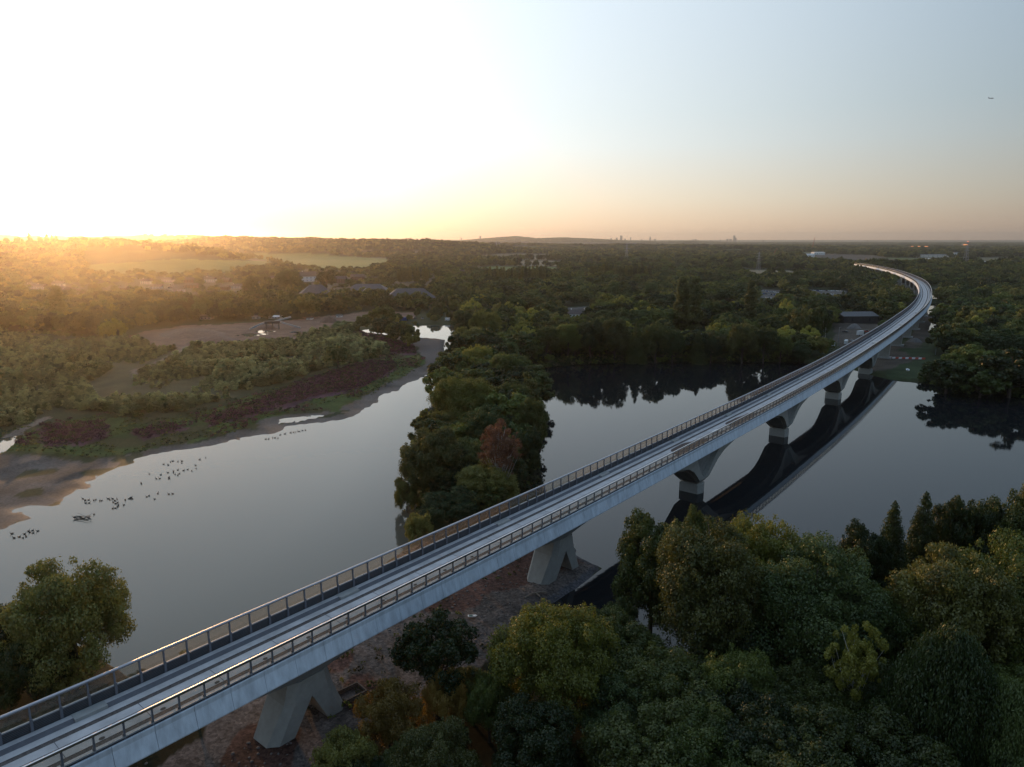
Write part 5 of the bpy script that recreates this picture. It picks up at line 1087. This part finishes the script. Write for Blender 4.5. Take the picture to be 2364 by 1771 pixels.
# ------------------------------------------------------------------ vehicles and site things
def car_mesh(m):
    mb = MB(); mb.loft([[(-2.1, -.85, .3), (2.1, -.85, .3), (2.1, .85, .3), (-2.1, .85, .3)], [(-2.15, -.88, .75), (2.15, -.88, .65), (2.15, .88, .65), (-2.15, .88, .75)], [(-2.0, -.82, .95), (1.9, -.82, .85), (1.9, .82, .85), (-2.0, .82, .95)]]); body = mb.mesh('body', m)
    mb = MB(); mb.loft([[(-1.7, -.76, .93), (.9, -.76, .9), (.9, .76, .9), (-1.7, .76, .93)], [(-1.2, -.62, 1.45), (.25, -.62, 1.45), (.25, .62, 1.45), (-1.2, .62, 1.45)]]); cab = mb.mesh('cabin', M_WIN); return body, cab
M_CARS = [M_WHITE, mat('silver_paint', (.45, .46, .48), .35, metal=.4), M_DARK, M_BLUE, M_RED]; CM = [car_mesh(m) for m in M_CARS]; CNAME = ['white', 'silver', 'black', 'blue', 'red']
def car(X, Y, rz, k, label, group=None, kind='parked_car', sc=1.0):
    o = link(kind, None, loc=(X, Y, gz(X, Y)), rz=rz, sc=sc); tag(o, label, 'car', group); link('body', CM[k][0], o); link('cabin', CM[k][1], o); return o
for row, (u0, u1, v0, v1, n, name) in enumerate([(1752, 1800, 673, 678, 9, 'back row of the first scrapyard'), (1756, 1806, 681, 686, 9, 'middle row of the first scrapyard'), (1770, 1808, 690, 695, 7, 'front row of the first scrapyard'), (1868, 1955, 672, 674, 14, 'back row of the second scrapyard'), (1880, 1935, 679, 682, 9, 'front row of the second scrapyard')]):
    for i in range(n):
        f = i / (n - 1); X, Y = at(u0 + (u1 - u0) * f, v0 + (v1 - v0) * f, .8); k = random.choice([0, 0, 1, 1, 2, 3])
        car(X + random.uniform(-.5, .5), Y + random.uniform(-1, 1), random.uniform(1.2, 1.9), k, '%s car in the %s' % (CNAME[k], name), 'cars in the ' + name, sc=1.15)
for i, (u, v, k, lb) in enumerate([(1951, 768, 2, 'black car parked on the building site'), (2000, 768, 4, 'red car at the foot of the viaduct'), (1966, 790, 1, 'silver car beside the black car'), (1376, 735, 1, 'silver car parked beside the white farmhouse'), (1285, 716, 0, 'white car on the yard left of the farmhouse'), (958, 737, 2, 'dark car on the quay by the small pond'), (975, 737, 1, 'silver car on the quay by the small pond')]):
    X, Y = at(u, v, .8); car(X, Y, random.uniform(0, 3), k, lb)
def van(u, v, m, label, rz=0.3, cat='van', L=6, h=2.6):
    X, Y = at(u, v, .8); o = link('van', None, loc=(X, Y, gz(X, Y)), rz=rz); tag(o, label, cat)
    mb = MB(); mb.loft([[(-L / 2, -1, .4), (L / 2 - 1.6, -1, .4), (L / 2 - 1.6, 1, .4), (-L / 2, 1, .4)], [(-L / 2, -1, h), (L / 2 - 1.6, -1, h), (L / 2 - 1.6, 1, h), (-L / 2, 1, h)]]); link('body', mb.mesh('body', m), o)
    mb = MB(); mb.loft([[(L / 2 - 1.59, -.95, .4), (L / 2, -.95, .4), (L / 2, .95, .4), (L / 2 - 1.59, .95, .4)], [(L / 2 - 1.59, -.95, h * .85), (L / 2 - .8, -.9, h * .85), (L / 2 - .8, .9, h * .85), (L / 2 - 1.59, .95, h * .85)]]); link('cab', mb.mesh('cab', M_WIN), o)
    for x in (-L / 2 + 1, L / 2 - 1):
        for y in (-1.05, 1.05): mb = MB(); mb.tube([(x, y - .1, .4), (x, y + .1, .4)], [.4, .4], 10); link('wheel', mb.mesh('wheel', M_DARK), o)
van(933, 741, M_BLUE, 'blue and white lorry at the small pond', .2, 'lorry', 8, 3.2); van(1987, 776, M_WHITE, 'white site cabin truck under the viaduct barrier', .4, 'lorry', 7, 3.6); van(1953, 796, M_WHITE, 'white truck by the works fence', 1.0, 'lorry', 7, 3)
van(1035, 742, M_WHITE, 'white van in the trees right of the pond', .1); van(1158, 748, M_WHITE, 'white caravan behind the spit trees', .5, 'caravan', 5, 2.4)
# works fence panels
def panel_fence(p0, p1, h, cols, label, seg=3.0):
    a = at(*p0, .8); b = at(*p1, .8); L = math.hypot(*(b - a)); n = max(2, int(L / seg)); o = link('fence', None, loc=(a[0], a[1], gz(*a)), rz=math.atan2(b[1] - a[1], b[0] - a[0])); tag(o, label, 'fence')
    for k in range(n):
        mb = MB(); x0 = k * L / n; mb.box(x0 + .08, x0 + L / n - .08, -.05, .05, .1, h); mb.box(x0 - .05, x0 + .05, -.06, .06, 0, h + .15); link('panel', mb.mesh('panel', cols[k % len(cols)]), o)
panel_fence((1560, 775), (1652, 781), 2.2, [M_WHITE, M_CREAM], 'pale panel fence along the green lawn beyond the right lake')
panel_fence((1893, 803), (1912, 802), 2.6, [M_DARK], 'dark hoarding left of the white banner'); panel_fence((1914, 802), (1927, 801), 2.6, [M_WHITE], 'white banner board at the works entrance')
for k in range(12):
    a = at(2048 + k * 7.6, 828 - k * -.35, .8); o = link('road_barrier', None, loc=(a[0], a[1], gz(*a)), rz=.12); tag(o, '%s plastic barrier in the row crossing under the viaduct' % ('red' if k % 2 else 'white'), 'barrier', 'red and white barriers under the viaduct')
    mb = MB(); mb.loft([[(-1, -.3, 0), (1, -.3, 0), (1, .3, 0), (-1, .3, 0)], [(-1, -.12, 1.0), (1, -.12, 1.0), (1, .12, 1.0), (-1, .12, 1.0)]]); link('body', mb.mesh('body', M_RED if k % 2 else M_WHITE), o)
# white boat on the lawn, boat on the pond
def boat(u, v, L, m, label, rz):
    X, Y = at(u, v, .9); o = link('boat', None, loc=(X, Y, max(gz(X, Y), 0)), rz=rz); tag(o, label, 'boat')
    def ring(z, k): return [(-L / 2 * k, -L * .12 * k, z), (L * .2 * k, -L * .14 * k, z), (L / 2 * k, 0, z), (L * .2 * k, L * .14 * k, z), (-L / 2 * k, L * .12 * k, z)]
    mb = MB(); mb.loft([ring(0, .8), ring(.6, 1)]); link('hull', mb.mesh('hull', m), o); mb = MB(); mb.box(-L * .2, 0, -L * .06, L * .06, .601, .75); link('seat', mb.mesh('seat', M_DARK), o)
boat(2095, 857, 6.5, M_WHITE, 'white upturned boat lying on the lawn beside the far pier', 1.1); boat(878, 758, 12, M_CREAM, 'long pale boat moored at the back of the small pond', .1)
# gravel heaps
def heap(u, v, wpx, h, m, label, kind='gravel_heap', seed=0):
    X, Y = at(u, v, .8); Rr = wpx / 2 * math.hypot(X, Y) / F_PX; rng = random.Random(seed); V = []; Fq = []; nr, na = 10, 36; z = gz(X, Y)
    lob = [(rng.randint(2, 5), rng.uniform(0, 6), rng.uniform(.03, .1)) for _ in range(4)]
    for i in range(nr):
        f = i / (nr - 1)
        for j in range(na):
            t = 2 * math.pi * j / na; k = 1 + sum(c * math.cos(a * t + b) for a, b, c in lob); V.append((Rr * (1 - f) * k * math.cos(t), Rr * (1 - f) * k * math.sin(t) * .8, -.5 + (h + .5) * (math.sin(f * math.pi / 2) ** 1.1) + rng.uniform(-.04, .04) * h))
    for i in range(nr - 1):
        for j in range(na): Fq.append((i * na + j, i * na + (j + 1) % na, (i + 1) * na + (j + 1) % na, (i + 1) * na + j))
    me = bpy.data.meshes.new(kind); me.from_pydata(V, [], Fq); me.materials.append(m); me.polygons.foreach_set('use_smooth', [True] * len(Fq)); me.update()
    return tag(link(kind, me, loc=(X, Y, z)), label, 'heap')
M_SPOIL = mat('brown_spoil', (.16, .10, .072), .95, var=.3, scale=.4, bump=.6, bscale=2)
heap(500, 795, 130, 6, M_SPOIL, 'large brown spoil heap in the quarry', seed=1); heap(440, 775, 150, 5, M_SPOIL, 'long low brown spoil bank at the left of the quarry', seed=2); heap(760, 745, 44, 6, M_SPOIL, 'steep brown heap at the right end of the quarry', seed=3); heap(620, 760, 50, 3, M_SPOIL, 'small brown heap behind the conveyor', seed=4)
M_GRAV = mat('grey_gravel', (.16, .145, .135), .95, var=.3, scale=.6, bump=.6, bscale=3); heap(1972, 760, 34, 4, M_GRAV, 'grey gravel heap on the building site', seed=5); heap(2112, 790, 30, 3, M_GRAV, 'grey gravel heap beside the viaduct shafts', seed=6)
# stone islet and jetty of rubble beside the second trestle
M_RUB = mat('lake_rubble', (.13, .12, .105), .95, var=.7, scale=1.8, bump=1.0, bscale=3)
isl = heap(1338, 1243, 58, .85, M_RUB, 'flat stone islet in the lake behind the middle trestle pier', 'rock_islet', 7); isl['category'] = 'islet'
isl = heap(1320, 1266, 30, 1.3, M_RUB, 'short rubble bank joining the trestle pier to the lake', 'rubble_bank', 8); isl['category'] = 'rubble'
# conveyor screen in the quarry
X, Y = at(630, 762, .8); o = link('conveyor', None, loc=(X, Y, gz(X, Y)), rz=.2); tag(o, 'rusty screening machine with slanting conveyor belts over the wet quarry yard', 'conveyor')
mb = MB(); [mb.bar((x, y, 0), (x, y, 5), .35) for x in (-5, 0, 5) for y in (-1.5, 1.5)]; mb.box(-6, 6, -2, 2, 5, 7); link('frame', mb.mesh('frame', M_DARK), o)
for a, b in (((6, 0, 6), (22, 1, .5)), ((-6, 0, 6), (-18, -2, .8)), ((0, 2, 6), (14, 8, 9))):
    mb = MB(); mb.bar(a, b, 1.2); link('conveyor_belt', mb.mesh('conveyor_belt', M_STEEL), o)
# shallow puddles on the quarry yard
wm_ = bpy.data.materials['silty_water']
for i, (u, v, w, d_) in enumerate([(585, 775, 50, 10), (608, 768, 40, 8), (681, 768, 22, 5), (548, 776, 8, 3)]):
    X, Y = at(u, v, .8); k = math.hypot(X, Y) / F_PX; mb = MB(); n = 22; rr = [1 + .25 * math.sin(3 * t + i) + .1 * math.sin(7 * t) for t in np.linspace(0, 6.283, n, endpoint=False)]
    ring = [(math.cos(2 * math.pi * j / n) * w / 2 * k * rr[j], math.sin(2 * math.pi * j / n) * d_ * k * 2.5 * rr[j], 0) for j in range(n)]
    mb.add(ring, [tuple(range(n))]); zz = max(gz(X + a, Y + b) for a in (-w / 2 * k, 0, w / 2 * k) for b in (-d_ * k, 0, d_ * k)) + .15
    tag(link('puddle', mb.mesh('puddle', wm_), loc=(X, Y, zz)), kind='structure')

# ------------------------------------------------------------------ geese in the shallows
def bird_mesh():
    mb = MB()
    def ring(x, ry, rz, zc): return [(x, ry * math.cos(t), zc + rz * math.sin(t)) for t in [2 * math.pi * k / 8 for k in range(8)]]
    mb.loft([ring(-.42, .02, .02, .22), ring(-.28, .11, .08, .19), ring(-.02, .18, .14, .17), ring(.22, .14, .12, .17), ring(.33, .05, .06, .2)]); mb.tube([(.24, 0, .22), (.33, 0, .38), (.34, 0, .52), (.42, 0, .56), (.52, 0, .54)], [.06, .04, .035, .05, .012], 6); return mb.mesh('goose', M_BIRD, True)
BM = bird_mesh(); Z4 = lambda x, y: (x / 2.209, 500 + y / 2.209)
BIRDS = []
FL1 = [(62, 1618), (72, 1640), (98, 1635), (117, 1640), (125, 1620), (133, 1632), (145, 1605), (152, 1612), (166, 1602), (168, 1615), (193, 1605)]
FL2 = [(423, 1440), (435, 1448), (437, 1462), (452, 1446), (454, 1462), (478, 1448), (489, 1445), (509, 1450), (519, 1450), (552, 1440), (560, 1445), (574, 1440), (577, 1458), (586, 1450), (590, 1465), (597, 1442), (600, 1460), (604, 1472), (575, 1490), (588, 1488), (601, 1480), (632, 1472), (639, 1446), (660, 1440), (668, 1435), (674, 1440), (480, 1520)]
FL3 = [(720, 1360), (722, 1364), (749, 1430), (760, 1425), (805, 1413), (789, 1442), (861, 1417), (881, 1415)]
FL4 = [(762, 1314), (797, 1338), (815, 1337), (820, 1318), (834, 1264), (858, 1268), (870, 1252), (882, 1248), (907, 1250), (928, 1248), (927, 1258), (857, 1307), (861, 1330), (862, 1338), (885, 1300), (885, 1308), (893, 1316), (907, 1293), (907, 1320), (915, 1312), (936, 1296), (957, 1291), (978, 1298), (998, 1270), (1000, 1286), (1018, 1240), (1049, 1230)]
FL5 = [(1355, 1136), (1370, 1135), (1390, 1129), (1402, 1129), (1418, 1131), (1429, 1114), (1453, 1109), (1482, 1103), (1497, 1101), (1508, 1100), (1520, 1095), (1527, 1097), (1543, 1092), (1558, 1090)]
FL6 = [(1547 + x, y) for x, y in [(0, 990), (68, 967), (90, 958), (108, 955), (140, 948), (150, 942), (160, 938), (168, 935), (158, 950)]]
def bird(u, v, grp, lab):
    X, Y = at(u, v, 0); o = link('goose', BM, loc=(X, Y, max(gz(X, Y), 0) - .04), rz=random.uniform(0, 6.28), sc=random.uniform(.9, 1.15)); tag(o, lab, 'bird', grp)
def words_rank(i, n): return 'at the left' if i < n / 3 else ('in the middle' if i < 2 * n / 3 else 'at the right')
for fl, nm in ((FL1, 'corner flock'), (FL2, 'dense flock in the shallows'), (FL3, 'short line beyond the dense flock'), (FL4, 'scattered flock on open water'), (FL5, 'row along the dark shore'), (FL6, 'farthest flock near the spit')):
    fl = sorted(fl); 
    for i, (x, y) in enumerate(fl): u, v = Z4(x, y); bird(u, v, nm + ' ' + words_rank(i, len(fl)), 'dark goose %s of the %s' % (words_rank(i, len(fl)), nm))
# dead branch in the shallows
X, Y = at(190, 1197, 0); o = link('fallen_branch', None, loc=(X, Y, 0)); tag(o, 'dark tangled dead branch lying in the shallow water among the geese', 'branch'); rb = random.Random(5)
for k in range(9):
    mb = MB(); a = rb.uniform(-.5, .5); mb.tube([(rb.uniform(-2.5, 2.5), rb.uniform(-.6, .6), -.1), (rb.uniform(-2.5, 2.5), rb.uniform(-.6, .6), .4), (rb.uniform(-3, 3), rb.uniform(-1, 1), rb.uniform(.4, 1.3))], [.12, .09, .03], 5); link('branch', mb.mesh('branch', M_BIRD), o)
# driftwood and spoil box by the piers
X, Y = at(1235, 1378, .8); o = link('driftwood', None, loc=(X, Y, gz(X, Y))); tag(o, 'pale forked driftwood log lying on the gravel beach', 'driftwood')
for a, b in (((-2.2, -1.2, .1), (-.6, .2, .35)), ((-.6, .2, .35), (1.4, .9, .4)), ((1.4, .9, .4), (2.6, .8, .3)), ((.2, .5, .3), (1.0, -.6, .15))): mb = MB(); mb.tube([a, b], [.2, .13], 6); link('log', mb.mesh('log', mat('bleached_wood', (.26, .2, .15), .9, var=.3, scale=3)), o)
X, Y = at(808, 1612, .8); o = link('timber_crib', None, loc=(X, Y, gz(X, Y)), rz=.75); tag(o, 'dark timber excavation frame on the ground beside the near pier', 'frame')
mb = MB(); [mb.box(-2.4 + .0, 2.4, y, y + .25, .02 + k * .3, .25 + k * .3) for y in (-1.6, 1.35) for k in range(3)]; [mb.box(x, x + .25, -1.34, 1.34, .02 + k * .3, .25 + k * .3) for x in (-2.4, 2.15) for k in range(3)]; link('boards', mb.mesh('boards', mat('dark_timber', (.06, .05, .045), .9, var=.4, scale=3)), o); mb = MB(); mb.box(-2.1, 2.1, -1.3, 1.3, 0, .1); link('base', mb.mesh('base', M_STRIP), o)
X, Y = at(1090, 1428, .8); o = link('dinghy', None, loc=(X, Y, gz(X, Y) + .2), rz=.1); tag(o, 'small white and green dinghy left on the gravel behind the dark tree', 'boat')
o.scale = (.5, .5, .5); mb = MB(); mb.loft([[(-1.5, -.5, 0), (1.2, -.5, 0), (1.7, 0, 0), (1.2, .5, 0), (-1.5, .5, 0)], [(-1.7, -.7, .5), (1.3, -.7, .5), (2.1, 0, .5), (1.3, .7, .5), (-1.7, .7, .5)]]); link('hull', mb.mesh('hull', M_WHITE), o); mb = MB(); mb.box(-1.2, .2, -.4, .4, .502, .62); link('cover', mb.mesh('cover', mat('green_tarp', (.03, .14, .1), .6)), o)

# ------------------------------------------------------------------ things lying on the deck
def deck_frame(s, t): p, tg, nn = st(s, t); return Matrix(((tg[0], nn[0], 0, p[0]), (tg[1], nn[1], 0, p[1]), (0, 0, 1, 15.315), (0, 0, 0, 1)))
def mound(s, t, L, Wd, h, label, seed):
    rng = random.Random(seed); na, nr = 30, 7; V = []; Fq = []
    for i in range(nr):
        f = i / (nr - 1)
        for j in range(na): a = 2 * math.pi * j / na; k = 1 + .12 * math.sin(3 * a + seed) + .06 * math.sin(8 * a); V.append((L / 2 * (1 - f) * k * math.cos(a), Wd / 2 * (1 - f) * k * math.sin(a), h * math.sin(f * 1.57) ** .5 + rng.uniform(-.03, .03)))
    for i in range(nr - 1):
        for j in range(na): Fq.append((i * na + j, i * na + (j + 1) % na, (i + 1) * na + (j + 1) % na, (i + 1) * na + j))
    me = bpy.data.meshes.new('rubble_heap'); me.from_pydata(V, [], Fq); me.materials.append(mat('brown_rubble', (.085, .062, .055), .95, var=.35, scale=2, bump=.8, bscale=6)); me.update(); o = link('rubble_heap', me); o.matrix_world = deck_frame(s, t); tag(o, label, 'rubble')
s1 = s_of(*at(1588, 1030, 15.3)); s2 = s_of(*at(1700, 968, 15.3))
mound(s1, 1.4, 21, 5.6, .18, 'brown spread of rubble on the deck above the first lake pier', 1); mound(s2, 1.4, 22, 5.4, .18, 'second brown spread of rubble further along the deck', 2)
sv = s_of(*at(1648, 997, 15.3)); o = link('white_bags', None); o.matrix_world = deck_frame(sv, 1.0); tag(o, 'white bulk bags on the deck between the two brown rubble spreads', 'bags')
for k in range(4): mb = MB(); x = k * 1.05 - 2; mb.loft([[(x, -.4, 0), (x + .9, -.4, 0), (x + .9, .4, 0), (x, .4, 0)], [(x - .05, -.45, .45), (x + .95, -.45, .45), (x + .95, .45, .45), (x - .05, .45, .45)], [(x + .1, -.3, .7), (x + .8, -.3, .7), (x + .8, .3, .7), (x + .1, .3, .7)]]); link('bag', mb.mesh('bag', M_WHITE), o)
for k, (u, v) in enumerate([(2079, 751), (2110, 723), (2018, 793)]):
    s_ = s_of(*at(u, v, 15.3)); o = link('white_crate', None); o.matrix_world = deck_frame(s_, 1.6 if k < 2 else 1.0); tag(o, ['white crates on the deck at the start of the bend', 'white crates on the deck inside the bend', 'white crate on the deck before the bend'][k], 'crate')
    mb = MB(); mb.box(-1.6, 1.6, -1, 1, 0, .8); link('box', mb.mesh('box', M_WHITE), o); mb = MB(); mb.box(-1.66, 1.66, -1.06, 1.06, .802, .9); link('lid', mb.mesh('lid', M_CREAM), o)
# damp scour marks: low cast drain covers set in the slab
for k in range(26):
    s_ = 130 + k * 7.2; mb = MB(); n = 12; mb.loft([[(.34 * math.cos(2 * math.pi * j / n), .26 * math.sin(2 * math.pi * j / n), z) for j in range(n)] for z in (0, .05)])
    o = link('drain_cover', mb.mesh('drain_cover', M_STRIP), via); o.matrix_world = deck_frame(s_, 1.6)

# ------------------------------------------------------------------ aeroplane high in the sky
X, Y, Z = at_d(2288, 227, 4600); o = link('aeroplane', None, loc=(X, Y, Z), rz=.1, sc=1.0); tag(o, 'tiny airliner crossing the sky at the upper right', 'aeroplane')
mb = MB(); mb.tube([(-19, 0, .5), (-12, 0, 0), (14, 0, 0), (18, 0, -.3)], [.4, 2, 2, .6], 10); link('fuselage', mb.mesh('fuselage', M_FAR, True), o)
mb = MB(); mb.add([(4, 0, -.5), (-1, 0, -.5), (-7, 16, 1), (-4, 16, 1), (-7, -16, 1), (-4, -16, 1)], [(0, 1, 2, 3), (1, 0, 5, 4)]); mb.add([(4, 0, -.9), (-1, 0, -.9), (-7, 16, .8), (-4, 16, .8), (-7, -16, .8), (-4, -16, .8)], [(3, 2, 1, 0), (4, 5, 0, 1)]); link('wing', mb.mesh('wing', M_FAR), o)
mb = MB(); mb.box(-18, -14, -.3, .3, 1, 6.5); link('tail_fin', mb.mesh('tail_fin', M_FAR), o)

# ------------------------------------------------------------------ tell look-alikes apart by their place in their group
ORD = 'first second third fourth fifth sixth seventh eighth ninth tenth eleventh twelfth thirteenth fourteenth fifteenth sixteenth seventeenth eighteenth'.split()
by = {}
for o in list(COL.objects):
    if o.parent is None and o.get('label'): by.setdefault(o['label'], []).append(o)
for lb, os_ in by.items():
    if len(os_) < 2: continue
    os_.sort(key=lambda o: float(px(o.location.x, o.location.y, o.location.z)[0]))
    for i, o in enumerate(os_):
        o['label'] = lb + ', ' + (ORD[min(i, 17)] if i < len(os_) - 1 or len(os_) == 2 else 'last') + ' from left'
for o in COL.objects:
    w_ = (o.get('label') or '').split()
    if o.parent is None and len(w_) > 16: o['label'] = ' '.join(w_).replace('a little way ', 'somewhat ').replace('full-crowned ', '').replace('the spit between the lakes', 'the spit').replace('the building site by the viaduct', 'the building site').replace('the golden willow on the far shore', 'the golden willow').replace('the green lawn with the white fence', 'the white-fenced lawn').replace('spreading ', '').replace('the right edge of the frame', 'the right frame edge').replace('the lower right corner', 'the bottom right corner').replace('somewhat ', '').replace('the big yellow-green willow', 'the yellow willow').replace('the pointed trees at the water', 'the pointed trees')

# ------------------------------------------------------------------ the evening air
mb = MB(); mb.box(-21000, 21000, -1400, 21500, -12, 235)
m = bpy.data.materials.new('haze'); m.use_nodes = True; n = m.node_tree.nodes; l = m.node_tree.links; n.clear(); ov = n.new('ShaderNodeOutputMaterial'); pv_ = n.new('ShaderNodeVolumePrincipled')
pv_.inputs['Color'].default_value = (1.0, 0.93, 0.86, 1); pv_.inputs['Density'].default_value = HAZE_D; pv_.inputs['Anisotropy'].default_value = HAZE_G; l.new(pv_.outputs[0], ov.inputs['Volume'])
hz = link('haze', mb.mesh('haze', m)); tag(hz, kind='stuff')
